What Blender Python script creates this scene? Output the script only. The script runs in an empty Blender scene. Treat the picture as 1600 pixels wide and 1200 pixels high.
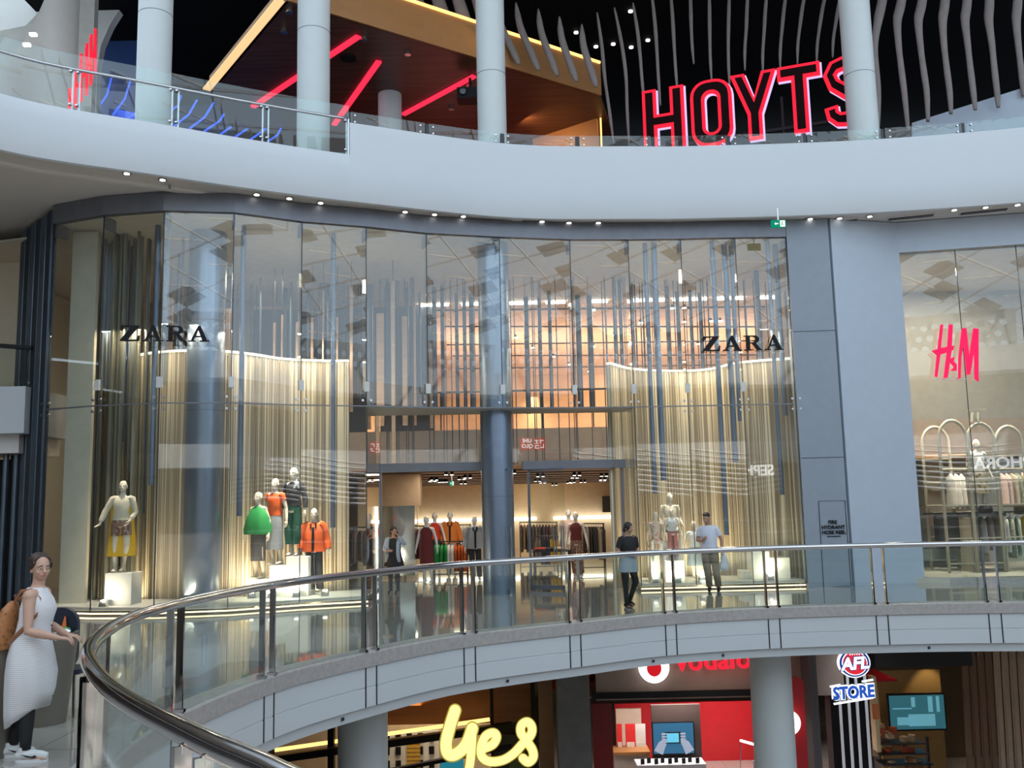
import bpy, bmesh, math, random
from mathutils import Vector, Matrix
from mathutils.geometry import tessellate_polygon
random.seed(7)
S = bpy.context.scene
COL = S.collection
R_ = math.radians
# ------------------------------------------------------------------ camera
FPX = 1450.0; PITCH = R_(7.44); ROLL = R_(1.29); EYE = Vector((0, 0, 2.0))
FW = Vector((0, math.cos(PITCH), math.sin(PITCH)))
_r0 = Vector((1, 0, 0)); _u0 = Vector((0, -math.sin(PITCH), math.cos(PITCH)))
RT = _r0*math.cos(ROLL) - _u0*math.sin(ROLL); UP = _u0*math.cos(ROLL) + _r0*math.sin(ROLL)
cd = bpy.data.cameras.new('camera'); cam = bpy.data.objects.new('camera', cd); COL.objects.link(cam)
cd.sensor_width = 36; cd.lens = 36*FPX/1600; cd.clip_start = .05; cd.clip_end = 300
cam.matrix_world = Matrix(((RT.x, UP.x, -FW.x, EYE.x), (RT.y, UP.y, -FW.y, EYE.y), (RT.z, UP.z, -FW.z, EYE.z), (0, 0, 0, 1)))
S.camera = cam
# ------------------------------------------------------------------ world, sun, exposure
w = bpy.data.worlds.new('sky'); S.world = w; w.use_nodes = True
bg = w.node_tree.nodes['Background']; bg.inputs[0].default_value = (.70, .85, 1, 1); bg.inputs[1].default_value = 2.2
sl = bpy.data.lights.new('sun', 'SUN'); sl.energy = 11.0; sl.angle = R_(.6); sl.color = (1, .95, .88)
so = bpy.data.objects.new('sun', sl); COL.objects.link(so)
so.rotation_euler = Vector((-.17, -.50, -.85)).to_track_quat('-Z', 'Y').to_euler()
S.view_settings.view_transform = 'Standard'; S.view_settings.look = 'None'; S.view_settings.gamma = 1
S.view_settings.exposure = 0.0; S.view_settings.use_curve_mapping = False
S.cycles.max_bounces = 8; S.cycles.diffuse_bounces = 3; S.cycles.glossy_bounces = 4
S.cycles.transparent_max_bounces = 24; S.cycles.transmission_bounces = 4
S.cycles.use_denoising = True; S.cycles.sample_clamp_indirect = 6; S.cycles.caustics_reflective = False; S.cycles.caustics_refractive = False

def ray(x, y): return FW*FPX + RT*(x-800) - UP*(y-600)
def atz(x, y, z):
    d = ray(x, y); return EYE + d*((z-EYE.z)/d.z)
def at(x, y, Y):
    d = ray(x, y); return EYE + d*(Y/d.y)

def area(name, loc, size, power, color=(1, .85, .65), target=None, sy=None):
    l = bpy.data.lights.new(name, 'AREA'); l.energy = power; l.color = color; l.size = size
    if sy: l.shape = 'RECTANGLE'; l.size_y = sy
    o = bpy.data.objects.new(name, l); COL.objects.link(o); o.location = loc
    if target is not None: o.rotation_euler = (Vector(target)-Vector(loc)).to_track_quat('-Z', 'Y').to_euler()
    return o
def spot(name, loc, target, power, angle=50, color=(1, .88, .7), rad=.04, blend=.6):
    l = bpy.data.lights.new(name, 'SPOT'); l.energy = power; l.color = color; l.spot_size = R_(angle); l.spot_blend = blend; l.shadow_soft_size = rad
    o = bpy.data.objects.new(name, l); COL.objects.link(o); o.location = loc
    o.rotation_euler = (Vector(target)-Vector(loc)).to_track_quat('-Z', 'Y').to_euler()
    return o

# ------------------------------------------------------------------ materials
MATS = {}
def mat(name, col, rough=.6, metal=0, var=.06, scale=4, emit=None, es=1, spec=.5, bump=0, kind=None, col2=None, coat=0):
    if name in MATS: return MATS[name]
    m = bpy.data.materials.new(name); m.use_nodes = True; nt = m.node_tree; N = nt.nodes; L = nt.links
    b = N['Principled BSDF']; b.inputs['Roughness'].default_value = rough; b.inputs['Metallic'].default_value = metal
    b.inputs['Specular IOR Level'].default_value = spec
    if coat: b.inputs['Coat Weight'].default_value = coat
    tc = N.new('ShaderNodeTexCoord'); mp = N.new('ShaderNodeMapping'); L.new(tc.outputs['Object'], mp.inputs[0])
    rp = N.new('ShaderNodeValToRGB'); c = Vector(col[:3])
    c2 = Vector(col2) if col2 else c*(1-var*2)
    rp.color_ramp.elements[0].color = (*c2, 1); rp.color_ramp.elements[1].color = (*c, 1)
    if kind == 'vlines':      # fine vertical rods drawn as the surface's own relief
        t = N.new('ShaderNodeTexNoise'); t.inputs['Scale'].default_value = scale; t.inputs['Detail'].default_value = 3
        mp.inputs['Scale'].default_value = (1, 1, .004); rp.color_ramp.elements[0].position = .46; rp.color_ramp.elements[1].position = .56; out = t.outputs['Fac']
    elif kind == 'hstripe':
        t = N.new('ShaderNodeTexWave'); t.bands_direction = 'Z'; t.inputs['Scale'].default_value = scale; t.inputs['Distortion'].default_value = 1.2; t.inputs['Detail Scale'].default_value = 3
        rp.color_ramp.elements[0].position = .1; rp.color_ramp.elements[1].position = .3; out = t.outputs['Fac']
    elif kind == 'wood':
        t = N.new('ShaderNodeTexNoise'); t.inputs['Scale'].default_value = scale; t.inputs['Detail'].default_value = 6
        mp.inputs['Scale'].default_value = (.15, 3, 3); rp.color_ramp.elements[0].position = .3; rp.color_ramp.elements[1].position = .7; out = t.outputs['Fac']
    elif kind == 'spots':
        t = N.new('ShaderNodeTexVoronoi'); t.inputs['Scale'].default_value = scale
        rp.color_ramp.elements[0].position = .25; rp.color_ramp.elements[1].position = .4; out = t.outputs['Distance']
    elif kind == 'tiles':
        t = N.new('ShaderNodeTexBrick'); t.inputs['Scale'].default_value = scale; t.offset = 0
        t.inputs['Color1'].default_value = (1, 1, 1, 1); t.inputs['Color2'].default_value = (.8, .8, .8, 1); t.inputs['Mortar'].default_value = (.1, .1, .1, 1)
        t.inputs['Mortar Size'].default_value = .006; t.inputs['Row Height'].default_value = .5; out = t.outputs['Color']
    else:
        t = N.new('ShaderNodeTexNoise'); t.inputs['Scale'].default_value = scale; t.inputs['Detail'].default_value = 4; out = t.outputs['Fac']
        rp.color_ramp.elements[0].position = .3; rp.color_ramp.elements[1].position = .7
    L.new(mp.outputs[0], t.inputs[0]); L.new(out, rp.inputs[0]); L.new(rp.outputs[0], b.inputs['Base Color'])
    if bump:
        bp = N.new('ShaderNodeBump'); bp.inputs['Strength'].default_value = bump; L.new(out, bp.inputs['Height']); L.new(bp.outputs[0], b.inputs['Normal'])
    if emit is not None:
        b.inputs['Emission Color'].default_value = (*emit, 1); b.inputs['Emission Strength'].default_value = es
    MATS[name] = m; return m
def glassmat(name, tint=(.93, .97, .96), ior=1.5, mult=1.0, haze=0):
    m = bpy.data.materials.new(name); m.use_nodes = True; nt = m.node_tree; N = nt.nodes; L = nt.links
    N.remove(N['Principled BSDF']); out = N['Material Output']
    tr = N.new('ShaderNodeBsdfTransparent'); tr.inputs[0].default_value = (*tint, 1)
    gl = N.new('ShaderNodeBsdfGlossy'); gl.inputs['Roughness'].default_value = 0; gl.inputs[0].default_value = (1, 1, 1, 1)
    fr = N.new('ShaderNodeFresnel'); fr.inputs[0].default_value = ior
    ge = N.new('ShaderNodeNewGeometry'); mr = N.new('ShaderNodeMapRange'); mr.inputs[3].default_value = ior; mr.inputs[4].default_value = 1/ior; L.new(ge.outputs['Backfacing'], mr.inputs[0]); L.new(mr.outputs[0], fr.inputs[0])
    mu = N.new('ShaderNodeMath'); mu.operation = 'MULTIPLY'; mu.inputs[1].default_value = mult; mu.use_clamp = True
    mx = N.new('ShaderNodeMixShader'); L.new(fr.outputs[0], mu.inputs[0]); L.new(mu.outputs[0], mx.inputs[0]); L.new(tr.outputs[0], mx.inputs[1]); L.new(gl.outputs[0], mx.inputs[2])
    L.new(mx.outputs[0], out.inputs[0]); MATS[name] = m; return m
def emi(name, col, s): return mat(name, tuple(min(1, c)*.25 for c in col), .7, emit=col, es=s, var=.0, spec=.1)

white = mat('white_paint', (.58, .61, .64), .6, var=.01, scale=.7)
panelw = mat('white_panel', (.56, .59, .61), .4, var=.01, scale=1)
soffw = mat('soffit_white', (.72, .68, .65), .7, var=.02)
cream = mat('cream_plaster', (.74, .68, .56), .7, var=.03)
beige = mat('beige_lit_wall', (.75, .62, .42), .7, var=.04)
curtainm = mat('rod_screen', (.80, .70, .52), .55, kind='vlines', scale=26, col2=(.30, .24, .16), bump=.3)
greyp = mat('grey_panel', (.26, .30, .35), .5, var=.03)
bluew = mat('pale_blue_wall', (.43, .49, .57), .6, var=.02)
frame_m = mat('zinc_frame', (.19, .20, .23), .45, .5)
stone = mat('kerb_stone', (.42, .39, .37), .45, var=.10, scale=14)
colgrey = mat('brushed_steel_column', (.24, .30, .40), .28, .75, var=.05)
colwhite = mat('white_column', (.54, .58, .58), .5, var=.01)
chrome = mat('polished_steel', (.62, .60, .60), .07, 1, var=.03)
satin = mat('satin_steel', (.55, .56, .58), .25, 1, var=.03)
floor_m = mat('polished_floor', (.42, .39, .36), .05, kind='tiles', scale=.6, col2=(.26, .24, .22), spec=.8, coat=.5)
black = mat('black_matt', (.010, .010, .012), .6, spec=.2)
blackc = mat('black_ceiling', (.006, .006, .007), .9, spec=.1)
darkm = mat('dark_metal', (.045, .05, .055), .4, .5)
fluted = mat('dark_fluted_metal', (.12, .155, .20), .35, .7, var=.1)
tubem = mat('blue_grey_tube', (.15, .20, .29), .4, .5, var=.1)
rodm = mat('bronze_rod', (.34, .27, .18), .35, .7, var=.1)
rodd = mat('dark_rod', (.07, .07, .08), .4, .6)
woodp = mat('pale_wood_strip', (.75, .52, .36), .5, kind='wood', scale=3, col2=(.62, .40, .26))
woodd = mat('walnut_soffit', (.16, .075, .045), .45, kind='wood', scale=2.5, col2=(.08, .035, .022))
woodo = mat('oak_panel', (.36, .17, .06), .45, kind='wood', scale=2, col2=(.40, .19, .06))
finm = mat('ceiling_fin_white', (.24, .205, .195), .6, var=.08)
navy = mat('navy_wall', (.02, .05, .16), .5)
led_w = emi('led_white', (1, .93, .82), 9)
led_o = emi('led_amber', (1, .52, .14), 2.6)
led_warm = emi('led_warm', (1, .80, .48), 2.6)
neon_r = emi('neon_red', (1, .015, .04), 1.25)
led_r = emi('led_red', (1, .03, .08), 1.2)
led_b = emi('led_blue', (.05, .14, 1), 1.3)
lilac = emi('lilac_edge', (.75, .62, 1), .9)
down = emi('downlight_glow', (1, .95, .85), 6)
glass = glassmat('clear_glass')
glass_b = glassmat('balustrade_glass', (.90, .95, .94), 1.5, 1.0)
glass_z = glassmat('shop_window_glass', (.93, .95, .94), 1.5, 1.5)

# ------------------------------------------------------------------ mesh builder
class MB:
    def __init__(s): s.v = []; s.f = []
    def add(s, vs, fs):
        n = len(s.v); s.v += [Vector(p) for p in vs]; s.f += [tuple(i+n for i in f) for f in fs]; return s
    def box(s, c, d, rz=0, M=None):
        hx, hy, hz = d[0]/2, d[1]/2, d[2]/2; ca, sa = math.cos(rz), math.sin(rz); c = Vector(c); vs = []
        for x, y, z in ((-hx, -hy, -hz), (hx, -hy, -hz), (hx, hy, -hz), (-hx, hy, -hz), (-hx, -hy, hz), (hx, -hy, hz), (hx, hy, hz), (-hx, hy, hz)):
            p = Vector((x*ca-y*sa, x*sa+y*ca, z))
            if M: p = M @ Vector((x, y, z))
            vs.append(c+p)
        return s.add(vs, [(0, 3, 2, 1), (4, 5, 6, 7), (0, 1, 5, 4), (1, 2, 6, 5), (2, 3, 7, 6), (3, 0, 4, 7)])
    def bar(s, a, b, wx, wy=None, up=(0, 0, 1)):
        a = Vector(a); b = Vector(b); d = (b-a); n = d.normalized(); u = n.cross(Vector(up))
        if u.length < 1e-3: u = n.cross(Vector((0, 1, 0)))
        u.normalize(); v = u.cross(n); wy = wy or wx; hx, hy = wx/2, wy/2
        vs = [p+u*x+v*y for p in (a, b) for x, y in ((-hx, -hy), (hx, -hy), (hx, hy), (-hx, hy))]
        return s.add(vs, [(0, 1, 2, 3), (4, 7, 6, 5), (0, 4, 5, 1), (1, 5, 6, 2), (2, 6, 7, 3), (3, 7, 4, 0)])
    def tube(s, pts, r, n=10, closed=False, sq=1, up=None, ends=True):
        """tube through pts; r one radius, a list, or a list of (side, depth)"""
        pts = [Vector(p) for p in pts]; m = len(pts); R = r if isinstance(r, (list, tuple)) else [r]*m
        prev = None; vs = []
        for i, p in enumerate(pts):
            if closed: t = pts[(i+1) % m]-pts[i-1]
            else: t = pts[min(i+1, m-1)]-pts[max(i-1, 0)]
            t.normalize()
            if up is not None: u = Vector(up).cross(t)
            elif prev is None: u = t.cross(Vector((0, 0, 1)) if abs(t.z) < .9 else Vector((0, 1, 0)))
            else: u = prev - t*prev.dot(t)
            if u.length < 1e-6: u = t.orthogonal()
            u.normalize(); prev = u; v = t.cross(u); rr = R[i]; rx, ry = rr if isinstance(rr, (list, tuple)) else (rr, rr*sq)
            for k in range(n):
                a = 2*math.pi*k/n; vs.append(p+u*math.cos(a)*rx+v*math.sin(a)*ry)
        fs = []
        for i in range(m if closed else m-1):
            j = (i+1) % m
            for k in range(n): fs.append((i*n+k, i*n+(k+1) % n, j*n+(k+1) % n, j*n+k))
        if not closed and ends: fs += [tuple(range(n-1, -1, -1)), tuple((m-1)*n+k for k in range(n))]
        return s.add(vs, fs)
    def cyl(s, c, r, h, n=24, r2=None):
        c = Vector(c); return s.tube([c, c+Vector((0, 0, h))], [r, r2 if r2 is not None else r], n, up=(0, 1, 0))
    def ell(s, c, r, nu=14, nv=10, M=None):
        c = Vector(c); vs = []; fs = []
        for j in range(1, nv):
            th = math.pi*j/nv
            for i in range(nu):
                a = 2*math.pi*i/nu; p = Vector((r[0]*math.sin(th)*math.cos(a), r[1]*math.sin(th)*math.sin(a), r[2]*math.cos(th)))
                vs.append(c+(M @ p if M else p))
        for j in range(nv-2):
            for i in range(nu): fs.append((j*nu+i, (j+1)*nu+i, (j+1)*nu+(i+1) % nu, j*nu+(i+1) % nu))
        t = Vector((0, 0, r[2])); vs += [c+(M @ t if M else t), c-(M @ t if M else t)]; k = len(vs)
        for i in range(nu): fs += [(k-2, i, (i+1) % nu), (k-1, (nv-2)*nu+(i+1) % nu, (nv-2)*nu+i)]
        return s.add(vs, fs)
    def loft(s, rings, n=28, fold=0, k=9, cap=(True, False), ph=0):
        """rings: (x, y, z, rx, ry[, fold weight])"""
        vs = []
        for q in rings:
            fw = q[5] if len(q) > 5 else 0
            for i in range(n):
                a = 2*math.pi*i/n; g = 1+fold*fw*math.sin(k*a+ph+q[2]*2)
                vs.append((q[0]+q[3]*g*math.cos(a), q[1]+q[4]*g*math.sin(a), q[2]+(q[6](a) if len(q) > 6 else 0)))
        m = len(rings); fs = [(i*n+j, i*n+(j+1) % n, (i+1)*n+(j+1) % n, (i+1)*n+j) for i in range(m-1) for j in range(n)]
        if cap[0]: fs.append(tuple(range(n)))
        if cap[1]: fs.append(tuple((m-1)*n+j for j in range(n)))
        return s.add(vs, fs)
    def prism(s, loops, O, u, v, n, depth):
        """polygon (outer loop, holes) in the u, v plane at O, thick along -n"""
        O = Vector(O); u = Vector(u); v = Vector(v); n = Vector(n)
        tri = tessellate_polygon([[Vector((x, y, 0)) for x, y in lp] for lp in loops]); fl = [q for lp in loops for q in lp]
        N = len(fl); vs = [O+u*x+v*y for x, y in fl] + [O+u*x+v*y-n*depth for x, y in fl]
        fs = [tuple(t) for t in tri] + [tuple(i+N for i in reversed(t)) for t in tri]; b = 0
        for lp in loops:
            L = len(lp); fs += [(b+i, b+(i+1) % L, b+(i+1) % L+N, b+i+N) for i in range(L)]; b += L
        return s.add(vs, fs)
    def sweep(s, plan, prof, closed_prof=True):
        """prof: (offset to the left of travel, z) swept along plan [(x, y)]"""
        m = len(plan); k = len(prof); vs = []
        for i in range(m):
            a = Vector(plan[max(i-1, 0)]); b = Vector(plan[min(i+1, m-1)]); t = (b-a).normalized(); nn = Vector((-t.y, t.x))
            for o, z in prof: q = Vector(plan[i])+nn*o; vs.append((q.x, q.y, z))
        fs = []
        for i in range(m-1):
            for j in range(k if closed_prof else k-1): fs.append((i*k+j, i*k+(j+1) % k, (i+1)*k+(j+1) % k, (i+1)*k+j))
        if closed_prof: fs += [tuple(range(k)), tuple((m-1)*k+j for j in reversed(range(k)))]
        return s.add(vs, fs)
    def build(s, name, m, parent=None, smooth=False, origin=None, remesh=None, bevel=0, angle=40, **props):
        me = bpy.data.meshes.new(name)
        if parent is not None:
            o0 = Vector((0, 0, 0)); q = parent
            while q is not None: o0 += q.location; q = q.parent
        elif origin is not None: o0 = Vector(origin)
        else:
            xs = [p.x for p in s.v]; ys = [p.y for p in s.v]; o0 = Vector(((min(xs)+max(xs))/2, (min(ys)+max(ys))/2, min(p.z for p in s.v)))
        me.from_pydata([tuple(p-o0) for p in s.v], [], s.f); me.validate(); me.update()
        bm = bmesh.new(); bm.from_mesh(me); bmesh.ops.recalc_face_normals(bm, faces=bm.faces); bm.to_mesh(me); bm.free()
        o = bpy.data.objects.new(name, me); COL.objects.link(o)
        if remesh:
            rm = o.modifiers.new('r', 'REMESH'); rm.mode = 'VOXEL'; rm.voxel_size = remesh; sm = o.modifiers.new('s', 'SMOOTH'); sm.iterations = 3; sm.factor = .5
            dg = bpy.context.evaluated_depsgraph_get(); me2 = bpy.data.meshes.new_from_object(o.evaluated_get(dg)); o.modifiers.clear(); o.data = me2; me = me2; smooth = True; angle = 180
        me.materials.clear(); me.materials.append(m)
        if smooth:
            for p in me.polygons: p.use_smooth = True
            if angle < 180:
                try: me.set_sharp_from_angle(angle=R_(angle))
                except Exception: pass
        if parent is not None: o.parent = parent
        else: o.location = o0
        if bevel:
            b = o.modifiers.new('bevel', 'BEVEL'); b.width = bevel; b.segments = 2; b.limit_method = 'ANGLE'
        for k, x in props.items(): o[k] = x
        return o
def tag(o, label, cat, group=None, kind=None):
    o['label'] = label; o['category'] = cat
    if group: o['group'] = group
    if kind: o['kind'] = kind
    return o
def st(o): o['kind'] = 'structure'; return o
def empty(name, loc=(0, 0, 0), label=None, cat=None, group=None):
    o = bpy.data.objects.new(name, None); o.empty_display_size = .1; COL.objects.link(o); o.location = Vector(loc)
    if label: tag(o, label, cat, group)
    return o
def copy_tree(o, parent=None):
    c = o.copy(); COL.objects.link(c); c.parent = parent
    for ch in o.children: copy_tree(ch, c)
    return c
def cat_rom(pts, n=8, closed=False):
    P = [Vector(p) for p in pts]; out = []; m = len(P)
    for i in range(m if closed else m-1):
        g = (lambda k: P[k % m]) if closed else (lambda k: P[max(0, min(k, m-1))])
        a, b, c, d = g(i-1), g(i), g(i+1), g(i+2)
        for j in range(n):
            t = j/n; out.append(.5*((2*b)+(c-a)*t+(2*a-5*b+4*c-d)*t*t+(3*b-a-3*c+d)*t**3))
    if not closed: out.append(P[-1])
    return out
def resample(pts, step):
    L = [0]
    for a, b in zip(pts, pts[1:]): L.append(L[-1]+(b-a).length)
    n = max(1, round(L[-1]/step)); out = []; j = 0
    for i in range(n+1):
        s = L[-1]*i/n
        while j < len(pts)-2 and L[j+1] < s: j += 1
        t = (s-L[j])/max(1e-9, L[j+1]-L[j]); out.append(pts[j].lerp(pts[j+1], t))
    return out
def offset(plan, o):
    out = []; m = len(plan)
    for i in range(m):
        a = Vector(plan[max(i-1, 0)]); b = Vector(plan[min(i+1, m-1)]); t = (b-a).normalized(); out.append(Vector(plan[i])+Vector((-t.y, t.x))*o)
    return out
def text(s, size, m, O, u, v, n, parent=None, name='lettering', depth=.03, bold=0, align='CENTER', sx=1):
    cu = bpy.data.curves.new(name, 'FONT'); cu.body = s; cu.size = size; cu.extrude = depth/2; cu.offset = bold; cu.align_x = align; cu.align_y = 'CENTER'; cu.resolution_u = 3
    t = bpy.data.objects.new(name, cu); COL.objects.link(t)
    dg = bpy.context.evaluated_depsgraph_get(); me = bpy.data.meshes.new_from_object(t.evaluated_get(dg)); bpy.data.objects.remove(t)
    mb = MB(); O = Vector(O); u = Vector(u); v = Vector(v); n = Vector(n)
    mb.add([O+u*p.co.x*sx+v*p.co.y+n*p.co.z for p in me.vertices], [tuple(f.vertices) for f in me.polygons])
    return mb.build(name, m, parent)

# ================================================================== SETTING
def poly_slab(outer, holes, z, name, m, th=.0):
    mb = MB(); loops = [[(p[0], p[1]) for p in outer]]+[[(p[0], p[1]) for p in h] for h in holes]
    if th: mb.prism(loops, (0, 0, z), (1, 0, 0), (0, 1, 0), (0, 0, 1), th)
    else:
        tri = tessellate_polygon([[Vector((x, y, 0)) for x, y in lp] for lp in loops]); fl = [q for lp in loops for q in lp]
        mb.add([(x, y, z) for x, y in fl], [tuple(t) for t in tri])
    return st(mb.build(name, m, origin=(0, 0, 0)))
# edge of the void on the walkway level
V1 = [Vector(p) for p in [(22, 14.2), (18, 15.8), (14, 16.9), (9.3, 17.5), (7.1, 17.65), (4.67, 17.5), (2.6, 16.95), (1.0, 16.0), (0, 15.4), (-1.0, 14.65), (-1.9, 13.5), (-2.8, 12), (-3.2, 10.6), (-3.38, 9.4), (-3.38, 8.4), (-3.19, 7.37), (-2.83, 6.28), (-2.38, 5.4), (-1.91, 4.67), (-1.34, 3.93), (-.97, 3.5), (-.35, 2.85), (1.2, 1.9), (4, 2.0), (9, 2.3), (14, 4), (19, 6.5), (22, 9)]]
void_fine = resample(cat_rom(V1, 10), .3)
loopv = [(p.x, p.y) for p in void_fine]
poly_slab([(-30, -9), (30, -9), (30, 60), (-30, 60)], [loopv], 0, 'floor', floor_m)
poly_slab([(-30, -9), (30, -9), (30, 22.0), (-30, 22.0)], [[(q.x, q.y) for q in offset(void_fine, -.25)]], -.87, 'ceiling_lower_level', soffw)
poly_slab([(-40, -50), (40, -50), (40, 60), (-40, 60)], [], -5.5, 'floor_lower_level', floor_m)
# travelling right to left then towards the viewer: left of travel points to the void's outside = -normal; void side is offset > 0
k = MB(); k.sweep([(p.x, p.y) for p in void_fine], [(-.28, .005), (-.28, .03), (.0, .03), (.03, .01), (.03, -.17), (-.02, -.17), (-.02, -.01)])
st(k.build('trim_1', stone, smooth=True))
k = MB(); k.sweep([(p.x, p.y) for p in void_fine], [(-.02, -.17), (.0, -.17), (.0, -.44), (-.01, -.445), (-.01, -.455), (0, -.46), (0, -.71), (-.05, -.72), (-.06, -.73), (-.08, -.87), (-.3, -.87), (-.3, -.17)])
st(k.build('trim_2', panelw, smooth=True, angle=30))

# ---- balustrade on the walkway level
bal = empty('glass_balustrade', (-3.3, 9, .03), 'curved glass balustrade with polished steel handrail along the walkway edge', 'balustrade')
rail_pts = [Vector((p.x, p.y, 1.1)) for p in resample(cat_rom(V1, 10), .2)]
MB().tube(rail_pts, .05, 16).build('handrail', chrome, bal, smooth=True, angle=180)
L = [0]
for a, b in zip(void_fine, void_fine[1:]): L.append(L[-1]+(b-a).length)
def along(s):
    for i in range(len(L)-1):
        if L[i+1] >= s: t = (s-L[i])/(L[i+1]-L[i]); return void_fine[i].lerp(void_fine[i+1], t), (void_fine[i+1]-void_fine[i]).normalized()
    return void_fine[-1], (void_fine[-1]-void_fine[-2]).normalized()
anch = min(range(len(void_fine)), key=lambda i: abs(void_fine[i].x-4.66)+(0 if void_fine[i].y > 12 else 99)); s0 = L[anch]-.2
sp = 2.05; ks = range(-int(s0//sp), int((L[-1]-s0)//sp)+1); stops = [s0+i*sp for i in ks]
for i, s in enumerate(stops):
    for d in (-.115, .115):
        p, t = along(s+d); a = math.atan2(t.y, t.x)
        b = MB(); n = Vector((-t.y, t.x)); q = p-n*.03
        b.box((q.x, q.y, .53), (.022, .075, 1.06), a); b.box((q.x, q.y, .045), (.05, .12, .03), a)
        b.cyl((q.x, q.y, 1.03), .012, .05, 8)
        b.build('post', chrome, bal, smooth=False)
    # groove pair in the fascia
    g = MB()
    for d in (-.11, .11):
        p, t = along(s+d); a = math.atan2(t.y, t.x); g.box((p.x, p.y, -.445), (.022, .012, .53), a)
    st(g.build('trim_3', darkm))
    if i+1 < len(stops):
        pl = [along(s+.13+(sp-.26)*j/6)[0] for j in range(7)]
        MB().sweep([(q.x, q.y) for q in pl], [(-.006, .035), (.006, .035), (.006, 1.04), (-.006, 1.04)]).build('glass_panel', glass_b, bal, smooth=True, angle=30)
for s in (s0-2.9, s0+1.0, s0+2.4, s0+5.4, s0+8.7):    # little sensor studs in the soffit lip
    p, t = along(s); n = Vector((-t.y, t.x)); q = p-n*.06
    tag(MB().box((q.x, q.y, -.79), (.04, .03, .04), math.atan2(t.y, t.x)).build('soffit_sensor', darkm), 'small dark sensor stud on the lip below the walkway edge', 'sensor', 'sensor studs under the walkway edge')

# ---- upper level
F2 = [atz(x, y, 8.55) for x, y in [(0, 235), (100, 254), (200, 268), (400, 297), (560, 317), (800, 341), (1000, 343), (1100, 342), (1300, 336), (1450, 328), (1600, 317)]]
F2 = [Vector((p.x, p.y)) for p in F2]
F2 = [Vector((-13, -6)), Vector((-13.4, 4)), Vector((-12.4, 10)), Vector((-10.7, 14.2))] + F2 + [Vector((14, 19.8)), Vector((18, 18.3)), Vector((23, 15.5))]
f2 = resample(cat_rom(F2, 12), .3)     # travels left to right: the void lies on the right, offset < 0
i535 = min(range(len(f2)), key=lambda i: (f2[i]-Vector(atz(535, 313, 8.55).xy)).length)
lo = [(p.x, p.y) for p in f2[:i535+1]]; hi = [(p.x, p.y) for p in f2[i535:]]
ZL, ZH = 9.58, 10.3
prof = lambda zt: [(.28, 8.68), (.05, 8.55), (0, 8.57), (-.05, 8.7), (-.11, 9.0), (-.13, 9.3), (-.12, zt-.04), (-.09, zt), (.14, zt), (.14, 9.2), (.9, 9.2), (.9, 8.68)]
st(MB().sweep(lo, prof(ZL)).build('trim_4', white, smooth=True, angle=35))
st(MB().sweep(hi, prof(ZH)).build('trim_5', white, smooth=True, angle=35))
inner = offset(f2, .25)
poly_slab([(p.x, p.y) for p in inner]+[(30, 12), (30, 60), (-30, 60), (-30, -8)], [], 8.62, 'ceiling_walkway', soffw)
poly_slab([(p.x, p.y) for p in offset(f2, .5)]+[(30, 12), (30, 60), (-30, 60), (-30, -8)], [], 9.35, 'floor_upper_level', mat('upper_carpet', (.05, .05, .07), .8))
# stepped recess line in the soffit
st(MB().sweep([(p.x, p.y) for p in offset(f2, .75) if p.x < -3.5], [(0, 8.60), (.03, 8.58), (.2, 8.58), (.22, 8.63), (0, 8.63)]).build('trim_6', soffw, smooth=True))

ub = empty('glass_balustrade', (f2[i535].x-5, f2[i535].y-1, ZL), 'glass balustrade with slim steel handrail on the stepped-down stretch of upper floor edge', 'balustrade')
low = [Vector(p) for p in lo]; MB().tube([Vector((p.x, p.y, 10.42)) for p in offset(low, .0)], .03, 10).build('handrail', satin, ub, smooth=True, angle=180)
MB().box((low[-1].x, low[-1].y, 9.98), (.03, .05, .9)).build('end_post', satin, ub)
ls = low[::-1]; n_ = 6
for i in range(0, len(ls)-n_, n_):
    seg = ls[i:i+n_+1]; MB().sweep([(q.x, q.y) for q in offset(seg, 0)], [(-.006, ZL+.01), (.006, ZL+.01), (.006, 10.72), (-.006, 10.72)]).build('glass_panel', glass_b, ub)
    for q, dd in ((seg[0], .06), (seg[-1], -.06)):
        t = (seg[1]-seg[0]).normalized(); c = q+t*dd
        b = MB().box((c.x, c.y+.05, ZL+.42), (.03, .05, .86), math.atan2(t.y, t.x))
        b.box((c.x, c.y-.03, 10.36), (.05, .06, .03)); b.box((c.x, c.y-.03, ZL+.12), (.05, .06, .03)); b.build('post', satin, ub)
ub2 = empty('glass_balustrade', (0, 20.7, ZH), 'low frameless glass panels with steel clamps on top of the tall white parapet', 'balustrade')
his = [Vector(p) for p in hi]; n_ = 6
for i in range(0, len(his)-n_, n_):
    seg = offset(his[i:i+n_+1], .02); t = (seg[1]-seg[0]).normalized(); seg[0] = seg[0]+t*.05; seg[-1] = seg[-1]-t*.05
    MB().sweep([(q.x, q.y) for q in seg], [(-.006, ZH), (.006, ZH), (.006, ZH+.30), (-.006, ZH+.30)]).build('glass_panel', glass_b, ub2)
    b = MB(); c = his[i]+Vector((0, .1)); b.box((c.x, c.y, ZH+.14), (.10, .06, .32), math.atan2(t.y, t.x)); b.build('post', darkm, ub2)
    b = MB()
    for q, sg in ((seg[0], 1), (seg[-1], -1)):
        for z in (.07, .22):
            c = q+t*sg*.10; b.tube([(c.x, c.y-.03, ZH+z), (c.x, c.y+.02, ZH+z)], .022, 8)
    b.build('clamp', satin, ub2)

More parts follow.
